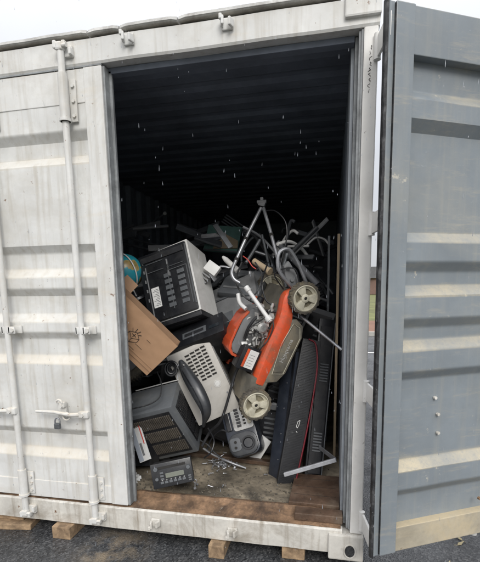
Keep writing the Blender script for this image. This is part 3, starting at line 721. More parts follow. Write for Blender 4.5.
# --- globe
GC = at(125, 272, .62)
t = thing('desk_globe', 'blue-green world globe on a pale curved arm behind the cardboard box', 'globe', GC)
r_ = .118; axis = V((-.35, -.1, .9)).normalized(); ma = axis.to_track_quat('Z', 'Y').to_matrix().to_4x4()
def globe_mat():
    Mt = bpy.data.materials.new('globe_map'); Mt.use_nodes = True; n = Mt.node_tree; b = n.nodes['Principled BSDF']
    tcn = nd(n, 'ShaderNodeTexCoord'); q = nd(n, 'ShaderNodeTexNoise'); q.inputs['Scale'].default_value = 9; q.inputs['Detail'].default_value = 5; n.links.new(tcn.outputs['Object'], q.inputs['Vector'])
    rr = nd(n, 'ShaderNodeValToRGB'); e = rr.color_ramp.elements; e[0].position = .56; e[0].color = (.02, .27, .34, 1); e[1].position = .66; e[1].color = (.12, .16, .05, 1)
    x = e.new(.565); x.color = (.30, .30, .13, 1); x = e.new(.60); x.color = (.38, .25, .10, 1)
    n.links.new(q.outputs['Fac'], rr.inputs[0]); n.links.new(rr.outputs[0], b.inputs['Base Color']); b.inputs['Roughness'].default_value = .3; return Mt
b = MB(); bmesh.ops.create_uvsphere(b.bm, u_segments=40, v_segments=24, radius=r_); b.build('sphere', globe_mat(), t, smooth=True)
vx = V((.93, -.1, .36)).normalized(); 
dcam = (CP-GC).normalized(); side = axis.cross(dcam).normalized(); mdir = (dcam*.85+side*.52).normalized(); mdir = (mdir-axis*mdir.dot(axis)).normalized()
b = MB(); pts = [axis*math.cos(R(a_))*(r_+.008)+mdir*math.sin(R(a_))*(r_+.008) for a_ in range(0, 181, 8)]
b.tube(pts, .0045, 6); b.cyl(axis*(r_-.01), axis*(r_+.022), .006, 8); b.cyl(-axis*(r_-.01), -axis*(r_+.03), .006, 8)
b.build('meridian_arm', 'whitepl', t, smooth=True)
b = MB().tube([-axis*(r_+.02), -axis*(r_+.06)], [.012, .02], 12); b.lathe([(.0, -r_-.085), (.085, -r_-.085), (.08, -r_-.07), (.02, -r_-.055), (0, -r_-.055)], ma, 28); b.build('base', 'black', t, smooth=True)

# --- boombox
P0 = at(234, 396, .62); P1 = at(244, 444, .50)
bx = V((at(250, 432, .5)-at(226, 440, .55)))
ax_ = (P0-P1).normalized()
mm = frame(P1, (at(256, 436, .52)-at(222, 446, .50)), ax_); 
t = thing('boombox', 'rounded dark blue and silver portable stereo lying on cables beside the lower mower wheel', 'portable stereo', mm)
ln_ = (P0-P1).length; s = 1 if (mm.to_3x3() @ V((0, 0, 1))).dot(CP-P1) > 0 else -1
def rr_poly(wd, y0, y1, r=.05, n=6):
    out = []
    for cx, cy, a0 in ((wd/2-r, y0+r, -90), (wd/2-r, y1-r, 0), (-wd/2+r, y1-r, 90), (-wd/2+r, y0+r, 180)):
        out += [(cx+r*math.cos(R(a0+90*i/n)), cy+r*math.sin(R(a0+90*i/n))) for i in range(n+1)]
    return out
MB().prism(rr_poly(.205, -.075, ln_+.05, .06), -s*.17, 0, bev=.014).build('body', 'navy', t, smooth=True)
MB().prism(rr_poly(.19, -.068, .075, .058), 0, s*.022, bev=.008).build('speaker_pod', 'charcoal', t, smooth=True)
MB().lathe([(.046, s*.018), (.044, s*.030), (.034, s*.030), (.028, s*.022), (.012, s*.018), (0, s*.022)], Matrix.Translation((.035, .0, 0)), 28).build('speaker', 'black', t, smooth=True)
MB().prism([(x-.048, y) for x, y in rr_poly(.07, -.035, .05, .02)], s*.018, s*.027, bev=.003).build('tape_window', 'dgrey', t, smooth=True)
MB().lathe([(.009, s*.026), (.009, s*.031), (0, s*.031)], Matrix.Translation((-.045, .022, 0)), 14).lathe([(.009, s*.026), (.009, s*.031), (0, s*.031)], Matrix.Translation((-.05, -.012, 0)), 14).build('tape_spool', 'ink', t)
MB().prism([(x+.03, y) for x, y in rr_poly(.135, .088, .25, .02)], 0, s*.014, bev=.004).build('control_panel', 'alu', t, smooth=True)
MB().prism([(x+.075, y) for x, y in rr_poly(.026, .115, .19, .012)], s*.012, s*.026, bev=.003).build('tuning_dial', 'cream', t, smooth=True)
b = MB()
for k in range(6): b.box2((-.01, .11+k*.021, s*.012), (.018, .125+k*.021, s*.02), .002)
b.build('button', 'black', t)
b = MB()
for k in range(5): b.box2((.035, .12+k*.021, s*.012), (.05, .13+k*.021, s*.018), .001)
b.build('scale_mark', 'ink', t)
MB().box2((-.085, .1, s*0), (-.05, .23, s*.012), .005).build('cd_lid', 'black', t)
MB().tube([(-.085, ln_*.75, -s*.01), (-.095, ln_+.03, s*.012), (-.04, ln_+.075, s*.02), (.05, ln_+.075, s*.01), (.09, ln_+.03, s*.0), (.085, ln_*.75, -s*.01)], .012, 10).build('handle', 'mgrey', t, smooth=True)

# --- white panel behind boombox
t, a, h, s = slab('plastic_sheet', 'cream white square plastic sheet leaning behind the portable stereo', 'plastic sheet', at(256, 466, .66), at(271, 442, .66), at(243, 446, .70), .012, 'shell', .003)
MB().lathe([(.006, 0), (.006, s*.003), (0, s*.003)], Matrix.Translation((a*.5, h*.5, 0)), 12).build('screw', 'steel', t)

# --- curved dark handset over the beige tower
pts = bez([at(181, 362, .47), at(188, 375, .42), at(198, 392, .37), at(206, 410, .36), at(204, 424, .42)], 6)
t = thing('curved_cover', 'long curved charcoal plastic cover lying across the beige computer case', 'plastic cover', pts[0])
b = MB(); rings = []; nn = len(pts)
for i, p in enumerate(pts):
    d = (pts[min(i+1, nn-1)]-pts[max(i-1, 0)]).normalized(); tow = (CP-p).normalized(); sd = d.cross(tow).normalized(); tow = sd.cross(d)
    k = i/(nn-1); wv = .018+.026*math.sin(math.pi*min(1, k*1.1))**.8
    if k > .93: wv *= .7
    rings.append([b.bm.verts.new(p+sd*wv*math.cos(a_)*1.0+tow*(.028 if math.sin(a_) > 0 else .05)*math.sin(a_)*(1 if abs(math.cos(a_)) < .9 else .6)) for a_ in [j*math.pi/8 for j in range(16)]])
for A_, B_ in zip(rings, rings[1:]):
    for j in range(16): b.bm.faces.new((A_[j], A_[(j+1) % 16], B_[(j+1) % 16], B_[j]))
b.bm.faces.new(rings[0]); b.bm.faces.new(rings[-1][::-1]); b.build('body', 'charcoal', t, world=True, smooth=True)
ctr = pts[2]+(CP-pts[2]).normalized()*.022
MB().lathe([(.016, 0), (.014, .012), (.006, .014), (0, .010)], frame(ctr, rt, up), 18).build('knob', 'black', t, world=True, smooth=True)
MB().tube([p+(CP-p).normalized()*.032+rt*-.02 for p in pts[4:-4]], .003, 6).build('seam_line', 'black', t, world=True)
# coil of black hose left of it
b = MB(); c0 = at(171, 369, .44); mf = frame(c0, rt, up)
coil = [mf @ V(((.045-.0006*k)*math.cos(k*.35), (.05-.0006*k)*math.sin(k*.35), -.0009*k)) for k in range(54)]
o = b.tube(coil, .008, 8).build('coiled_hose', 'black', None, smooth=True); tag(o, 'coiled black hose between the cardboard box and the charcoal cover', 'hose')
# --- tyre-like wheel left
TC = at(128, 362, .62)
t = thing('spare_wheel', 'small ribbed dark wheel wedged beneath the cardboard box at the jamb', 'wheel', frame(TC, V((1, .2, .25)), V((-.2, .45, .85))))
MB().tube([(.105*math.cos(a_), .105*math.sin(a_), 0) for a_ in [k*math.pi/20 for k in range(40)]], .034, 12, closed=True).build('tyre', 'tyre', t, smooth=True)
b = MB()
for k in range(40):
    a_ = k*math.pi/20; b.box((.137*math.cos(a_), .137*math.sin(a_), 0), (.012, .012, .05), rot=Matrix.Rotation(a_, 4, 'Z'))
b.build('tread', 'tyre', t); MB().lathe([(.08, -.012), (.075, .012), (.02, .03), (0, .03)], None, 24).build('rim', 'mgrey', t, smooth=True)

# --- packaging card + carton edge left of the monitor
t, a, h, s = slab('printed_card', 'white and pale blue printed packet with red stripe left of the monitor grille', 'packet', at(143, 461, .30), at(148, 458, .30), at(126, 432, .30), .02, 'paper', .001)
t2 = t
q = slab('black_adapter_box', 'black box standing on the floor at the jamb behind the printed packet', 'box', at(124, 466, .36), at(150, 466, .34), at(122, 436, .40), .12, 'black')[0]
MB().box2((.01, .01, 0), (.04, .03, .003 if (q.matrix_world.to_3x3() @ V((0, 0, 1))).dot(CP-q.location) > 0 else -.003)).build('vent_mark', 'dgrey', q)
# redo card as a real flat packet
for ch in list(t2.children): bpy.data.objects.remove(ch)
bl, br, tl = at(140, 463, .27), at(150, 459, .26), at(125, 431, .33)
mm = frame(bl, br-bl, tl-bl); t2.matrix_basis = mm; t2.matrix_world = mm
wv = (br-bl).length; hv = (tl-bl).length; s = 1 if (mm.to_3x3() @ V((0, 0, 1))).dot(CP-bl) > 0 else -1
MB().box2((0, 0, 0), (wv, hv, -s*.015), .001).build('packet', 'paper', t2)
MB().box2((0.002, .004, 0), (wv*.45, hv-.004, s*.0012)).build('blue_print', 'blue', t2)
MB().box2((wv*.90, hv*.45, 0), (wv-.001, hv-.004, s*.0014)).build('red_stripe', 'redbright', t2)
MB().box2((wv*.5, hv*.15, 0), (wv*.7, hv*.5, s*.0013)).build('print_block', 'mgrey', t2)
# crumpled plastic
def crumple(name, label, cat, c, sz, mt, seed, f=1.0):
    b = MB(); bmesh.ops.create_icosphere(b.bm, subdivisions=4, radius=1)
    for v in b.bm.verts:
        n_ = noise.noise(v.co*2.3+V((seed, 0, 0)))+.6*noise.noise(v.co*5+V((0, seed, 0)))
        k = 1+.6*f*n_; v.co = V((v.co.x*sz[0]*k, v.co.y*sz[1]*k, max(v.co.z*sz[2]*k, -sz[2]*.6)))
    o = b.build(name, mt); o.location = c; return tag(o, label, cat)
crumple('plastic_bag', 'crumpled white plastic bag on the floor at the jamb left of the car radio', 'plastic bag', at(129, 478, .26)+V((0, 0, .0)), (.06, .05, .035), 'shell', 4)

# --- screws spilled on the floor
scr = MB().lathe([(0, .004), (.0055, .003), (.006, 0), (.0028, -.001), (.0025, -.024), (0, -.028)], None, 8).build('screw', 'steel', None, smooth=True)
rnd = random.Random(11); first = True
for k in range(60):
    x, y = rnd.gauss(.40, .045), rnd.gauss(.56, .045)
    if k > 52: x, y = rnd.uniform(.25, .7), rnd.uniform(.2, .5)
    o = scr if first else scr.copy()
    if not first: COL.objects.link(o)
    first = False
    o.location = (x, y, .040+(rnd.random()*.022 if k <= 52 else 0)); o.rotation_euler = (rnd.uniform(0, 6.3), rnd.uniform(1.0, 2.0), rnd.uniform(0, 6.3)); o.scale = (rnd.uniform(.8, 1.3),)*3
    tag(o, 'loose steel screw spilled on the wooden floor below the portable stereo', 'screw', 'loose screws on the container floor')
# --- a hinge-like bolt by radio
t = thing('brass_fitting', 'small metal eye bolt standing on the floor right of the car radio', 'eye bolt', atp := at(195, 488, .17))
MB().tube([(0, 0, 0), (0, .005, .035)], .003, 8).tube([(.010*math.cos(a_), .005, .042+.010*math.sin(a_)) for a_ in [k*math.pi/8 for k in range(16)]], .0026, 6, closed=True).lathe([(.009, -.004), (.009, .004), (0, .004)], None, 6).build('fitting', 'steel', t, smooth=True)

# --- floor debris
rnd = random.Random(21); b = MB()
for k in range(420):
    x, y = rnd.uniform(-.05, 1.1), .14+abs(rnd.gauss(0, .22)); sz = rnd.uniform(.002, .007)
    b.box((x, y, .030+sz*.3), (sz*rnd.uniform(.6, 2), sz, sz*.7), rot=Matrix.Rotation(rnd.random()*3, 4, 'Z') @ Matrix.Rotation(rnd.random(), 4, 'X'))
tag(b.build('floor_debris', 'tyre'), 'fine rusty crumbs and grit scattered over the container floor', 'debris', kind='stuff')
t = thing('floor_batten', 'brown wooden batten lying across the floor behind the portable stereo', 'batten', frame((-.05, .70, .032), V((1, -.12, 0)), V((.12, 1, 0))))
MB().box2((0, 0, 0), (.95, .05, .028), .004).build('timber', 'plank', t)
# --- planks at right
t = thing('wood_plank', 'dark brown board lying flat on the floor at the right jamb', 'plank', frame((.885, .125, .036), V((1, -.02, 0)), V((.0, 1, .0))))
MB().box2((0, .0, 0), (.27, .36, .022), .004).build('board', 'plank', t)
b = MB()
for k in range(3): b.box2((.02, .09+.1*k, .022), (.25, .0915+.1*k, .0232))
b.build('groove', 'ink', t)
t = thing('wood_offcut', 'short brown timber offcut lying on the sill in front of the flat board', 'timber offcut', (.925, .03, .005))
MB().box2((0, 0, 0), (.245, .075, .042), .005).build('timber', 'plank', t)

# --- L-shaped steel bracket
b = MB()
def flatbar(p, q_, wd, th, upv): 
    p, q_ = V(p), V(q_); mmf = frame((p+q_)/2, q_-p, upv); b.box((0, 0, 0), ((q_-p).length, wd, th), mmf, .002)
p1, p2, p3 = at(284, 475, .30), at(336, 460, .33), at(319, 447, .52)
flatbar(p1, p2, .022, .012, V((0, .25, 1))); flatbar(p2, p3, .030, .006, V((0, -.3, 1)))
flatbar(p1+V((0, .006, .008)), p2+V((0, .006, .008)), .012, .012, V((0, 1, 0)))
o = b.build('metal_bracket', 'steel', None, loc=p2); tag(o, 'bent grey steel bracket jutting over the flat board at the right jamb', 'bracket')

# --- dark panels leaning at the right
t, a, h, s = slab('flat_screen', 'dark blue-black flat panel leaning on edge right of the lower mower wheel', 'flat panel', at(268, 476, .50), at(281, 481, .41), at(283, 352, .72), .05, 'navy', tall=True)
MB().box2((a*.88, 0, 0), (a, h, s*.006)).build('edge_frame', 'black', t)
b = MB()
for k in range(4): b.lathe([(.004, 0), (.004, s*.003), (0, s*.003)], Matrix.Translation((a*.6, h*(.15+.2*k), 0)), 8)
b.build('screw', 'steel', t)
bl, br, tl = at(277, 484, .38), at(298, 476, .42), at(303, 338, .62)
t, a, h, s = slab('ribbed_casing', 'tall black finely ribbed casing with curved red edge and small white mark', 'casing', bl, br, tl, .06, 'blackmatt', tall=True)
b = MB()
for k in range(90): b.box2((a*.06, .01+k*(h-.03)/90, 0), (a*.86, .01+k*(h-.03)/90+.0045, s*.0035))
b.build('ribs', 'black', t)
pts = [V((a*.92, .015, s*.006)), V((a*1.02, h*.3, s*.006)), V((a*1.06, h*.6, s*.006)), V((a*1.0, h*.82, s*.006)), V((a*.72, h*.97, s*.006)), V((a*.3, h*1.0, s*.006))]
MB().tube(bez(pts, 8), .005, 8).build('red_edge', 'red', t, smooth=True)
b = MB()
for (x0, y0, x1, y1) in ((.46, .40, .50, .435), (.50, .435, .60, .445), (.60, .445, .58, .41), (.58, .41, .52, .39), (.52, .39, .46, .40), (.48, .37, .56, .36)):
    p = V((a*x0, h*y0, s*.005)); q_ = V((a*x1, h*y1, s*.005)); b.tube([p, q_], .0018, 5)
b.build('white_mark', 'shell', t)
bl, br, tl = at(304, 481, .46), at(322, 474, .50), at(320, 318, .80)
t, a, h, s = slab('television_back', 'black television back with raised vents standing between red-edged casing and right wall', 'television', bl, br, tl, .05, 'black', tall=True)
MB().box2((a*.1, h*.05, 0), (a*.85, h*.95, s*.018), .006).build('rear_cover', 'blackmatt', t, smooth=True)
for z0 in (.18, .60):
    b = MB()
    for k in range(7): b.box2((a*.25, h*z0+k*.018, s*.017), (a*.75, h*z0+k*.018+.009, s*.023), .001)
    b.build('vent', 'dgrey', t)
MB().box2((a*.93, h*.02, 0), (a*.99, h*.98, s*.008), .002).build('rim', 'dgrey', t)
# thin strips by the wall
for i, (x, top, Y, mt, lb) in enumerate(((325.5, 236, 1.15, 'darksteel', 'thin dark strip standing by the right inner wall, shorter of the two'), (334, 234, .75, 'card', 'tall pale brown strip standing against the right inner wall'))):
    p0 = at(x, 460 if i else 440, Y); p1 = at(x, top, Y); p0.z = .03
    o = MB().box2((p0.x-.008, p0.y-.006, .03), (p0.x+.008, p0.y+.006, p1.z), .001).build('trim_strip', mt, None, loc=p0)
    tag(o, lb, 'strip', 'long strips against the wall')
# silver rod
p, q_ = at(292, 309, .60), at(342, 350, .36)
o = MB().cyl(p, q_, .0085, 12).build('silver_rod', 'steel', None, smooth=True, loc=p); tag(o, 'silver metal rod running from behind the upper mower wheel to the right jamb', 'rod')
p, q_ = at(278, 243, 1.0), at(318, 285, .80)
o = MB().tube([p, q_], .021, 18, cap=False).tube([p, q_], .017, 18, cap=False).build('grey_pipe', 'pipe', None, smooth=True, loc=p); tag(o, 'dark grey pipe pointing down right above the upper mower wheel', 'pipe')

# ------------------------------------------------------------------ lawn mower
P0 = at(255, 404, .43); P1 = at(304, 298, .50)
av = (P1-P0).normalized(); c0 = (CP-(P0+P1)/2).normalized(); c0 = (c0-av*av.dot(c0)).normalized(); b0 = c0.cross(av)
th = R(27); cv = c0*math.cos(th)-b0*math.sin(th); bv = cv.cross(av)
mm = Matrix((av, bv, cv)).transposed().to_4x4(); mm.translation = P0
MW = thing('lawn_mower', 'orange and grey petrol lawn mower standing on its nose in the heap', 'lawn mower', mm)
LW = (P1-P0).length
def wheel(x, c, s=1, r_=.098):
    wm = Matrix.Translation((x, 0, c))
    o = MB().lathe([(r_*.82, -.022), (r_*.98, -.024), (r_, -.014), (r_, .014), (r_*.97, .024), (r_*.87, .026), (r_*.83, .018), (r_*.82, .0), (r_*.82, -.022)], wm, 40).build('wheel', 'tyre', MW, smooth=True)
    b = MB()
    for k in range(34):
        a_ = k*2*math.pi/34; b.box((r_*.975*math.cos(a_), r_*.975*math.sin(a_), 0), (.010, .008, .046), Matrix.Translation((x, 0, c)), rot=Matrix.Rotation(a_, 4, 'Z') @ Matrix.Rotation(.25*(-1)**k, 4, 'X'))
    b.build('tread', 'tyre', o)
    b = MB().lathe([(r_*.60, -.006), (r_*.82, -.008), (r_*.84, .023), (r_*.78, .026), (r_*.73, .012), (r_*.60, .008), (r_*.60, -.006)], wm, 40)
    b.lathe([(r_*.27, -.02), (r_*.27, .022), (r_*.2, .026), (r_*.11, .026), (r_*.10, .014), (0, .014)], wm, 24)
    for k in range(3):
        a_ = k*2*math.pi/3+.9
        b.prism([(r_*.18, -.013), (r_*.72, -.030), (r_*.76, 0), (r_*.72, .030), (r_*.18, .013)], -.004, .021, wm @ Matrix.Rotation(a_, 4, 'Z'), bev=.003)
    MB().lathe([(0, -.008), (r_*.72, -.008), (r_*.72, .001), (0, -.002)], wm, 30).build('hub_disc', 'creamdirty', o)
    b.build('rim', 'cream', o, smooth=True)
    MB().lathe([(r_*.1, .012), (r_*.08, .024), (0, .026)], wm, 12).build('axle_bolt', 'ink', o)
wheel(0, .0); wheel(LW, .0, r_=.093); wheel(.0, -.54); wheel(LW, -.54)
# deck shell: cross-section (b, c) lofted along a
def loft(name, mt, sec_fn, xs, closed=True, par=MW):
    b = MB(); rows = []
    for x in xs: rows.append([b.bm.verts.new((x, q[0], q[1])) for q in sec_fn(x)])
    n = len(rows[0])
    for A_, B_ in zip(rows, rows[1:]):
        for k in range(n if closed else n-1): b.bm.faces.new((A_[k], A_[(k+1) % n], B_[(k+1) % n], B_[k]))
    if closed: b.bm.faces.new(rows[0]); b.bm.faces.new(rows[-1][::-1])
    return b.build(name, mt, par, smooth=True)
xs = [.03+(LW+.02-.03)*i/24 for i in range(25)]
def deck(x):
    k = (x-.03)/(LW-.01); bulge = math.sin(math.pi*min(1, max(0, k)))**.5
    hgt = .024+.044*bulge+.02*k; out = -.02-.022*(1-bulge)
    # extra arch over the rear wheel
    arch = .05*math.exp(-((k-.93)/.12)**2)
    hgt += arch*.8; lo = -.01+arch*1.2
    inn = [(lo, out-.004), (hgt-.01, out-.035), (hgt-.012, -.10)]
    return [(lo, out), (lo+.03, out+.006), (hgt*.7, out+.002), (hgt*.93, out-.014), (hgt, out-.04), (hgt-.004, -.10), (hgt-.016, -.105)]+inn[::-1][1:]
loft('orange_fender', 'orange', deck, [x for x in xs if x > .11])
loft('deck_nose', 'skirt', lambda x: [(-.05, -.055), (-.03, -.028), (.03+.15*max(0, x+.03)*2, -.030), (.05+.13*max(0, x+.03)*2, -.06), (.055+.13*max(0, x+.03)*2, -.25), (.05, -.46), (-.05, -.46)], [-.035, -.02, .02, .06, .10, .125, .15])
def deck2(x):
    k = (x-.03)/(LW-.01); h_ = .05+.035*math.sin(math.pi*k)
    return [(h_, -.09), (h_+.012, -.2), (h_+.012, -.36), (h_, -.47), (h_*.6, -.512), (-.06, -.515), (-.06, -.508), (h_*.5, -.5), (h_-.01, -.4), (h_-.01, -.09)]
loft('deck_top', 'skirt', deck2, xs)
loft('far_fender', 'orange', lambda x: [(.0, -.50), (.085, -.50), (.10, -.47), (.10, -.42), (.115, -.42), (.115, -.475), (.09, -.52), (.0, -.522)], [.1+.5*i/8 for i in range(9)])
# near side skirt with raised frame and lettering
sk = MB().prism([(.14, -.015), (.17, -.085), (.24, -.115), (.48, -.115), (.545, -.09), (.57, -.03), (.55, .01), (.40, .008), (.2, .0)], -.045, -.024, bev=.006).build('side_skirt', 'skirt', MW, smooth=True)
MB().prism([(.22, -.03), (.24, -.085), (.46, -.09), (.51, -.065), (.52, -.025), (.40, -.012)], -.024, -.019, bev=.002).build('badge_plate', 'skirt', sk, smooth=True)
MB().tube([(.205, -.03, -.02), (.23, -.098, -.02), (.47, -.102, -.02), (.53, -.07, -.02), (.538, -.02, -.02), (.40, -.002, -.02)], .0022, 6, closed=True).build('skirt_trim', 'cream', sk)
fc = bpy.data.curves.new('lettering', 'FONT'); fc.body = 'Husqvarna'; fc.size = .036; fc.extrude = .0006; fc.align_x = 'CENTER'; fc.align_y = 'CENTER'
fo = bpy.data.objects.new('lettering', fc); COL.objects.link(fo); bpy.context.view_layer.update()
me = bpy.data.meshes.new_from_object(fo); bpy.data.objects.remove(fo); me.materials.append(M['lip'])
lt = bpy.data.objects.new('lettering', me); COL.objects.link(lt); lt.parent = sk; lt.location = (.37, -.052, -.018)
# engine
E_ = MB().box2((.24, .07, -.36), (.54, .17, -.14), .015).build('engine_block', 'alu', MW, smooth=True)
b = MB(); rnd = random.Random(5)
for k in range(90):
    c = (rnd.uniform(.30, .56), rnd.uniform(.08, .20), rnd.uniform(-.14, -.06))
    if k % 2: b.box(c, (rnd.uniform(.01, .045), rnd.uniform(.01, .03), rnd.uniform(.01, .03)), bev=.002, rot=Matrix.Rotation(rnd.random()*3, 4, (rnd.random(), 1, rnd.random())))
    else:
        q_ = V(c)+V((rnd.uniform(-.05, .05), rnd.uniform(-.03, .03), rnd.uniform(-.03, .02))); b.tube([c, (V(c)+q_)/2+V((0, .008, .008)), q_], rnd.uniform(.003, .009), 8)
b.lathe([(.03, 0), (.034, .02), (.02, .03), (0, .03)], Matrix.Translation((.44, .14, -.07)), 18).lathe([(.022, 0), (.022, .02), (0, .02)], Matrix.Translation((.52, .12, -.07)), 18)
b.build('carburettor', 'alu', MW, smooth=True)
b = MB()
for k in range(6): b.lathe([(.008, 0), (.008, .01), (.004, .012), (0, .012)], Matrix.Translation((.32+.045*k, .10+.03*(k % 3), -.058)), 10)
b.tube(bez([(.34, .20, -.1), (.42, .215, -.07), (.5, .19, -.06), (.56, .10, -.07)], 6), .009, 10).build('intake_pipe', 'blackmatt', MW, smooth=True)
b = MB()
for q4 in ([(.33, .19, -.1), (.42, .21, -.05), (.50, .16, -.045), (.60, .12, -.08)], [(.30, .1, -.06), (.40, .08, -.04), (.50, .10, -.04), (.55, .2, -.09)]): b.tube(bez(q4, 6), .004, 6)
b.build('fuel_line', 'rubber', MW, smooth=True)
af = MB().box2((.16, .075, -.15), (.31, .195, -.055), .01).build('air_filter_box', 'black', MW, smooth=True)
MB().box2((.18, .09, -.055), (.295, .150, -.0535)).build('label_sticker', 'paper', af)
MB().box2((.18, .152, -.055), (.295, .168, -.0534)).build('label_stripe', 'orange', af)
b = MB()
for k in range(5): b.box2((.195+k*.017, .106, -.0535), (.1975+k*.017, .14, -.0531))
b.build('print_lines', 'mgrey', af)
# cowl
cw = MB().prism([(.22, .135), (.23, .228), (.27, .252), (.44, .250), (.52, .225), (.56, .15), (.50, .135)], -.27, -.12, bev=.014).build('engine_cowl', 'mgrey', MW, smooth=True)
oc = [(.207, .14), (.212, .226), (.24, .260), (.29, .270), (.38, .270), (.46, .257), (.50, .238)]
MB().prism(oc+[(.495, .228), (.44, .2505), (.38, .255), (.29, .255), (.25, .243), (.227, .218), (.220, .14)], -.268, -.116, bev=.003).build('orange_cover', 'orange', cw, smooth=True)
MB().lathe([(.022, 0), (.022, .03), (.016, .036), (0, .036)], Matrix.Translation((.57, .20, -.12)) @ Matrix.Rotation(R(90), 4, 'Y'), 16).build('fuel_cap', 'black', MW, smooth=True)
# rear bracket casting
b = MB().prism([(LW+.02, .05), (LW+.05, .12), (LW+.12, .17), (LW+.16, .155), (LW+.13, .10), (LW+.08, .03)], -.10, -.07, bev=.008)
for (x, y) in ((LW+.07, .09), (LW+.12, .145)): b.lathe([(.012, 0), (.012, .012), (0, .012)], Matrix.Translation((x, y, -.07)), 12)
b.build('handle_bracket', 'mgrey', MW, smooth=True)
MB().tube(bez([(LW+.02, .04, -.06), (LW+.08, .19, -.05), (LW+.17, .235, -.06), (LW+.215, .19, -.06), (LW+.17, .10, -.06), (LW+.09, .00, -.06)], 8), .011, 10).build('bracket_arm', 'steel', MW, smooth=True)
MB().tube(bez([(LW+.03, .06, -.12), (LW+.10, .14, -.12), (LW+.20, .16, -.13)], 8), .009, 8).build('bracket_arm', 'darksteel', MW, smooth=True)
MB().tube(bez([(LW+.0, .10, -.10), (LW+.06, .20, -.08), (LW+.13, .12, -.04), (LW+.06, .04, -.04)], 8), .0045, 6).build('spring_cable', 'black', MW, smooth=True)
# handles: world-space tubes
ap = at(262, 204, .86)
l1 = bez([at(283, 277, .62), at(277, 256, .70), at(270, 230, .78), at(263.5, 208, .85)], 5)
l2 = bez([at(240, 283, .62), at(234, 279, .62), at(232, 271, .64), at(238, 256, .70), at(248, 234, .77), at(261, 208, .85)], 5)
hb = MB().tube(l1, .0115, 12).tube(l2, .0115, 12).build('handle_tube', 'steel', MW, world=True, smooth=True)
for l, ks in ((l1, (4, 9)), (l2, (14, 19))):
    for k in ks:
        d = (l[k+1]-l[k]).normalized(); b = MB().tube([l[k]-d*.009, l[k]+d*.009], .0145, 12); b.bm.transform(MW.matrix_world.inverted()); b.build('cable_clip', 'ink', hb)
b = MB(); b.box(ap, (.045, .04, .03), rot=Matrix.Rotation(.3, 4, 'Y'), bev=.005).cyl(ap+V((-.03, -.01, .012)), ap+V((.03, -.01, .012)), .012, 12).box(ap+V((0, 0, .026)), (.02, .03, .03), bev=.004)
b.build('handle_clamp', 'mgrey', MW, world=True, smooth=True)
MB().tube(bez([at(264, 211, .84), at(275, 211, .82), at(285, 221, .80), at(287, 236, .78), at(284, 250, .74), at(281, 262, .70)], 8), .0042, 8).build('control_cable', 'black', MW, world=True, smooth=True)
MB().tube(bez([at(262, 235, .95), at(266, 252, .9), at(270, 272, .82)], 6), .009, 10).tube(bez([at(260, 240, .95), at(253, 252, .9), at(246, 263, .85)], 6), .012, 10).build('lower_bar', 'darksteel', MW, world=True, smooth=True)

# --- white spring-like tube and pale tubes near the mower
p, q_ = at(246, 287, .42), at(270, 321, .36); d = (q_-p).normalized()
b = MB().tube([p, p+d*.03, p+d*.035, q_-d*.03, q_-d*.028, q_], [.017, .017, .0125, .0125, .02, .021], 16)
o = b.tube([q_-d*.005, q_+d*.006], .014, 14).build('white_tube', 'whitepl', None, smooth=True, loc=p); tag(o, 'white plastic tube with a ringed end lying over the mower engine', 'tube')
p, q_ = at(223, 257, .85), at(238, 271, .78)
o = MB().tube([p, p.lerp(q_, .2), q_], [.010, .018, .020], 14).build('cone_nozzle', 'shell', None, smooth=True, loc=p); tag(o, 'short off-white tapered nozzle lying below the green board', 'nozzle')
p, q_ = at(254, 261, .8), at(269, 271, .74)
o = MB().tube([p, q_], .020, 16).tube([q_, q_+(q_-p).normalized()*.012], .026, 16).build('tan_cylinder', 'card', None, smooth=True, loc=p); tag(o, 'short tan cylinder with a wider collar between the mower handles', 'cylinder')
p = at(240, 298, .48); q_ = at(246, 309, .46)
o = MB().tube(bez([at(238, 294, .5), at(240, 303, .48), at(246, 309, .46)], 5), .013, 12).build('white_elbow', 'whitepl', None, smooth=True, loc=p); tag(o, 'short white elbow piece above the grey engine cowl', 'pipe elbow')
o = MB().tube(bez([at(243, 256, .78), at(248, 260, .77), at(252, 266, .76), at(256, 269, .76)], 6), .0035, 6).build('red_strap', 'redbright', None, smooth=True); tag(o, 'short bright red strap between the mower handle legs', 'strap')

# --- mid-heap pieces behind the mower
t, a, h, s = slab('grey_case', 'large dusty grey plastic case lying behind the mower engine', 'case', at(211, 350, .72), at(262, 330, .66), at(214, 290, 1.0), .2, 'mgrey')
MB().box2((a*.06, h*.1, 0), (a*.9, h*.14, s*.01), .002).build('ridge', 'dgrey', t); MB().box2((a*.06, h*.75, 0), (a*.9, h*.78, s*.01), .002).build('ridge', 'dgrey', t)
MB().box2((a*.25, h*.3, 0), (a*.5, h*.5, s*.006), .002).build('recess_plate', 'dgrey', t)
t, a, h, s = slab('plastic_hood', 'darker grey plastic hood lying above the dusty grey case', 'plastic hood', at(216, 292, .9), at(258, 296, .82), at(222, 268, 1.1), .06, 'dgrey', .02)
MB().box2((a*.1, h*.2, 0), (a*.8, h*.26, s*.008), .002).build('ridge', 'mgrey', t)
t, a, h, s = slab('green_board', 'dusty green board leaning in the dark behind the television', 'board', at(203, 250, 1.5), at(237, 253, 1.5), at(214, 225, 1.6), .02, 'green')
t['label'] = 'dusty green board leaning in the dark behind the television'
MB().box2((0, 0, 0), (a, .012, s*.006)).build('border', 'dgrey', t)
b = MB(); zt = s*.012
b.prism([(a*.30, h*.05), (a*1.0, h*.15), (a*.98, h*.42), (a*.38, h*.75)], 0, zt)
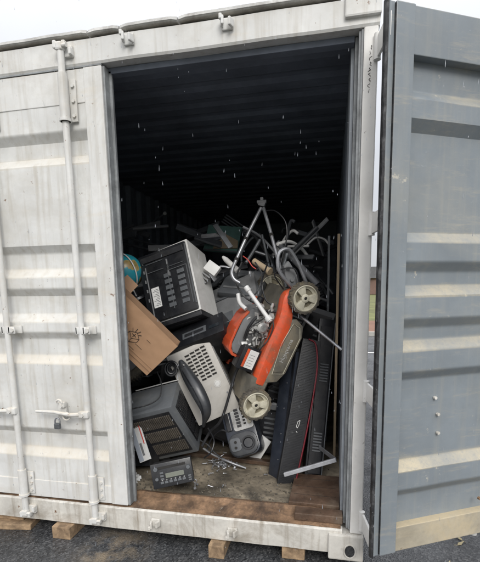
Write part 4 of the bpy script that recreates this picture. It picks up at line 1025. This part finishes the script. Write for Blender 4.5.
o = b.build('tan_sheet', 'card', None); o.matrix_world = t.matrix_world @ Matrix.Translation((0, 0, s*.008)); tag(o, 'torn tan sheet lying against the green board', 'sheet')
for k in range(4):
    p, q_ = at(222+k*1.5, 222-k*2.2, 1.75), at(246+k*1.2, 238-k*2.4, 1.7)
    o = MB().box((0, 0, 0), ((q_-p).length, .012, .03), None, .002).build('slat', 'darksteel' if k % 2 else 'dgrey', None)
    o.matrix_world = frame((p+q_)/2, q_-p, V((0, .3, 1)))
    tag(o, 'dark slat stacked behind the green board', 'slat', 'dark slats behind the green board')
for k, (a1, b1, Y, r1, lb) in enumerate((((100, 231), (168, 248), 1.7, .010, 'long grey bar lying in the dark above the globe, upper of the pair'), ((100, 238), (158, 252), 1.6, .012, 'long grey bar lying in the dark above the globe, lower of the pair'), ((138, 233), (164, 214), 1.9, .008, 'thin dark stick with a pale tip poking up from the heap at left'))):
    p, q_ = at(*a1, Y), at(*b1, Y-.1)
    b = MB().tube([p, q_], r1, 10)
    o = b.build('long_bar' if k < 2 else 'stick', 'darksteel', None, smooth=True, loc=p); tag(o, lb, 'bar' if k < 2 else 'stick')
    if k == 2: MB().tube([q_, q_+(q_-p).normalized()*.02], .014, 10).build('tip', 'shell', o, world=False, loc=None).data.transform(Matrix.Translation(-p))
# cables around the boombox
cab = [([(206, 452), (212, 438), (222, 430), (232, 436)], .55, .006, 'black', 'black cable looping beside the portable stereo'),
       ([(202, 446), (210, 432), (222, 418), (236, 372), (243, 366)], .50, .009, 'blackmatt', 'dark straight hose between beige computer and portable stereo'),
       ([(203, 448), (214, 455), (230, 462), (246, 468)], .54, .0075, 'steel', 'pale curved metal strip under the portable stereo'),
       ([(200, 440), (208, 445), (214, 452), (222, 458)], .50, .005, 'rubber', 'rubber cable lying on the floor under the portable stereo'),
       ([(236, 362), (240, 350), (234, 335), (226, 322)], .72, .006, 'rubber', 'black cable hanging left of the mower cowl'),
       ([(208, 428), (214, 440), (211, 452), (204, 458)], .46, .005, 'black', 'black cable loop hanging right of the slatted monitor'),
       ([(200, 334), (216, 327), (232, 320)], .62, .004, 'steel', 'thin steel wire crossing above the beige computer'),
       ([(255, 262), (262, 275), (258, 290), (250, 300)], .62, .005, 'rubber', 'black cable dangling between the mower handle legs'),
       ([(268, 262), (262, 282), (266, 300), (275, 306)], .58, .005, 'black', 'black cable hanging beside the handle bracket'),
       ([(242, 262), (236, 280), (244, 296), (258, 305)], .66, .006, 'rubber', 'thick black cable behind the white tube')]
for ps, Y, r_, mt, lb in cab:
    o = MB().tube(bez([at(x, y, Y+.02*math.sin(i*2)) for i, (x, y) in enumerate(ps)], 8), r_, 8).build('cable' if 'cable' in lb else ('hose' if 'hose' in lb else ('wire' if 'wire' in lb else 'metal_strip')), mt, None, smooth=True)
    tag(o, lb, 'cable' if 'cable' in lb else ('hose' if 'hose' in lb else ('wire' if 'wire' in lb else 'strip')))

# --- dark appliances filling the heap
def appliance(c, dims, rot, mt='blackmatt'):
    mm = Matrix.Translation(c) @ Matrix.Rotation(rot[2], 4, 'Z') @ Matrix.Rotation(rot[0], 4, 'X') @ Matrix.Rotation(rot[1], 4, 'Y')
    t = thing('scrap_appliance', 'dark scrap appliance buried in the unlit heap behind the front items', 'appliance', mm, 'dark scrap appliances buried deeper in the heap')
    x, y, z = dims
    MB().box((0, 0, 0), dims, bev=.01).build('casing', mt, t, smooth=True)
    MB().box((0, -y/2-.002, 0), (x*.86, .008, z*.8), bev=.002).build('front_panel', 'black', t)
    b = MB()
    for k in range(6): b.box((x*.25, -y/2-.008, -z*.25+k*z*.1), (x*.3, .006, z*.04))
    b.build('vent', 'dgrey', t)
    return t
rnd = random.Random(42)
def heap_h(x, y): return min(1.25, .35+.55*y+.12*math.sin(x*5))
k = 0
for y in (.95, 1.3, 1.7, 2.15, 2.7, 3.4):
    for x in (-.95, -.5, -.05, .38, .78):
        if y < 1 and x > .5: continue
        for lv in range(3):
            zc = .18+lv*.33
            if zc > heap_h(x, y)-.05: continue
            if y > 1.4 and zc+.35 < heap_h(x, y)-.25: continue
            c = (x+rnd.uniform(-.05, .05), y+rnd.uniform(-.06, .06)+.05, zc+rnd.uniform(-.02, .04))
            appliance(c, (rnd.uniform(.30, .44), rnd.uniform(.25, .34), rnd.uniform(.2, .32)), (rnd.uniform(-.35, .35), rnd.uniform(-.5, .5), rnd.uniform(-.5, .5)), rnd.choice(['blackmatt', 'black', 'dgrey', 'blackmatt']))
for c, dm, ro in (((-.12, .62, .20), (.3, .25, .26), (.1, .1, .2)), ((.12, .80, .5), (.42, .25, .3), (0, .2, .1)), ((-.15, .85, .75), (.36, .3, .25), (.1, -.2, .1)), ((.62, .85, .25), (.36, .25, .34), (0, .1, .0)), ((.65, .90, .62), (.36, .25, .34), (.1, .3, .1)), ((.86, .98, .3), (.26, .2, .4), (0, .1, .0)), ((-.35, .75, .3), (.3, .35, .35), (0, .1, .0))):
    appliance(c, dm, ro)

# --- loose scrap rods and sticks jutting out of the heap
rnd = random.Random(77)
for k in range(54):
    px, py = rnd.uniform(205, 322), rnd.uniform(234, 305); Y = rnd.uniform(.85, 1.45)
    p = at(px, py, Y); d = V((rnd.uniform(-1, 1), rnd.uniform(-.5, .5), rnd.uniform(-.9, .9))).normalized()*rnd.uniform(.10, .26)
    b = MB()
    if k % 3 == 0: b.box((0, 0, 0), (d.length*1.3, .035, .012), frame(p, d, V((.1, .6, .8))), .002)
    elif k % 3 == 1: b.tube(bez([p-d*.6, p+V((0, 0, .03)), p+d*.6, p+d*.8+V((.02, 0, -.05))], 5), rnd.uniform(.006, .013), 8)
    else: b.tube([p-d*.5, p+d*.5], rnd.uniform(.007, .016), 10)
    o = b.build('scrap_rod', rnd.choice(['mgrey', 'steel', 'blackmatt', 'dgrey', 'darksteel', 'shell', 'charcoal']), None, smooth=True, loc=p)
    tag(o, 'loose scrap rod or strip jutting out of the dark heap behind the mower', 'scrap rod', 'loose scrap rods behind the mower')
rnd = random.Random(78)
for k in range(14):
    px, py = rnd.choice([(rnd.uniform(125, 150), rnd.uniform(345, 380)), (rnd.uniform(160, 215), rnd.uniform(400, 455)), (rnd.uniform(225, 275), rnd.uniform(368, 400)), (rnd.uniform(262, 285), rnd.uniform(380, 455))]); Y = rnd.uniform(.62, .8)
    p = at(px, py, Y); b = MB(); rr = Matrix.Rotation(rnd.random()*3, 4, 'Z') @ Matrix.Rotation(rnd.random()*3, 4, 'X')
    b.box(p, (rnd.uniform(.05, .1), rnd.uniform(.03, .07), rnd.uniform(.01, .02)), bev=.003, rot=rr).box(p+rr @ V((.01, .01, .012)), (.03, .02, .012), bev=.002, rot=rr)
    o = b.build('broken_fragment', rnd.choice(['mgrey', 'blackmatt', 'dgrey', 'charcoal', 'beige']), None, loc=p)
    tag(o, 'broken plastic fragment wedged in the gaps between the scrap appliances', 'fragment', 'broken plastic fragments in the gaps')

rnd = random.Random(79)
for k in range(16):
    p = at(rnd.uniform(108, 225), rnd.uniform(226, 256), rnd.uniform(1.25, 2.0)); d = V((1, rnd.uniform(-.6, .6), rnd.uniform(-.45, .35))).normalized()*rnd.uniform(.2, .5)
    o = (MB().tube([p-d*.5, p+d*.5], rnd.uniform(.006, .014), 8) if k % 2 else MB().box((0, 0, 0), (d.length, .05, .014), frame(p, d, V((0, .5, 1))), .002)).build('scrap_bar', rnd.choice(['mgrey', 'dgrey', 'darksteel', 'charcoal', 'steel']), None, loc=p)
    tag(o, 'dark scrap bar lying across the top of the unlit heap behind the television', 'scrap bar', 'scrap bars on top of the heap behind the television')
for c, dm, ro in (((.70, 1.15, 1.0), (.36, .3, .26), (.2, .4, .3)), ((.98, 1.25, .85), (.26, .3, .36), (-.2, .3, -.2)), ((.45, 1.2, 1.12), (.34, .3, .22), (.3, -.3, .2)), ((.88, 1.45, 1.15), (.34, .3, .2), (.2, -.5, .1)), ((.15, 1.35, 1.22), (.4, .3, .2), (.1, .25, -.2)), ((-.35, 1.25, 1.18), (.4, .3, .22), (.2, -.2, .3)), ((.58, 1.5, 1.28), (.3, .3, .2), (.2, .5, .4))):
    appliance(c, dm, ro, 'dgrey')
# --- falling drops of sleet
b = MB(); rnd = random.Random(9)
for k in range(650):
    x, y, z = rnd.uniform(-1.0, 1.6), rnd.uniform(-1.2, -.06), rnd.uniform(.1, 2.6)
    r_ = rnd.uniform(.0004, .0008); ln2 = rnd.uniform(.003, .012); mmx = Matrix.Translation((x, y, z)) @ Matrix.Rotation(rnd.uniform(-.1, .1), 4, 'Y')
    b.lathe([(0, -ln2*.5), (r_*.8, -ln2*.3), (r_, 0), (r_*.6, ln2*.4), (0, ln2)], mmx, 6)
M['water'] = mat('sleet_drop', (.30, .32, .35), .15, var=.02, bump=0)
tag(b.build('sleet_drops', 'water', None, smooth=True), 'sleet drops falling in front of the dark doorway', 'sleet', kind='stuff')
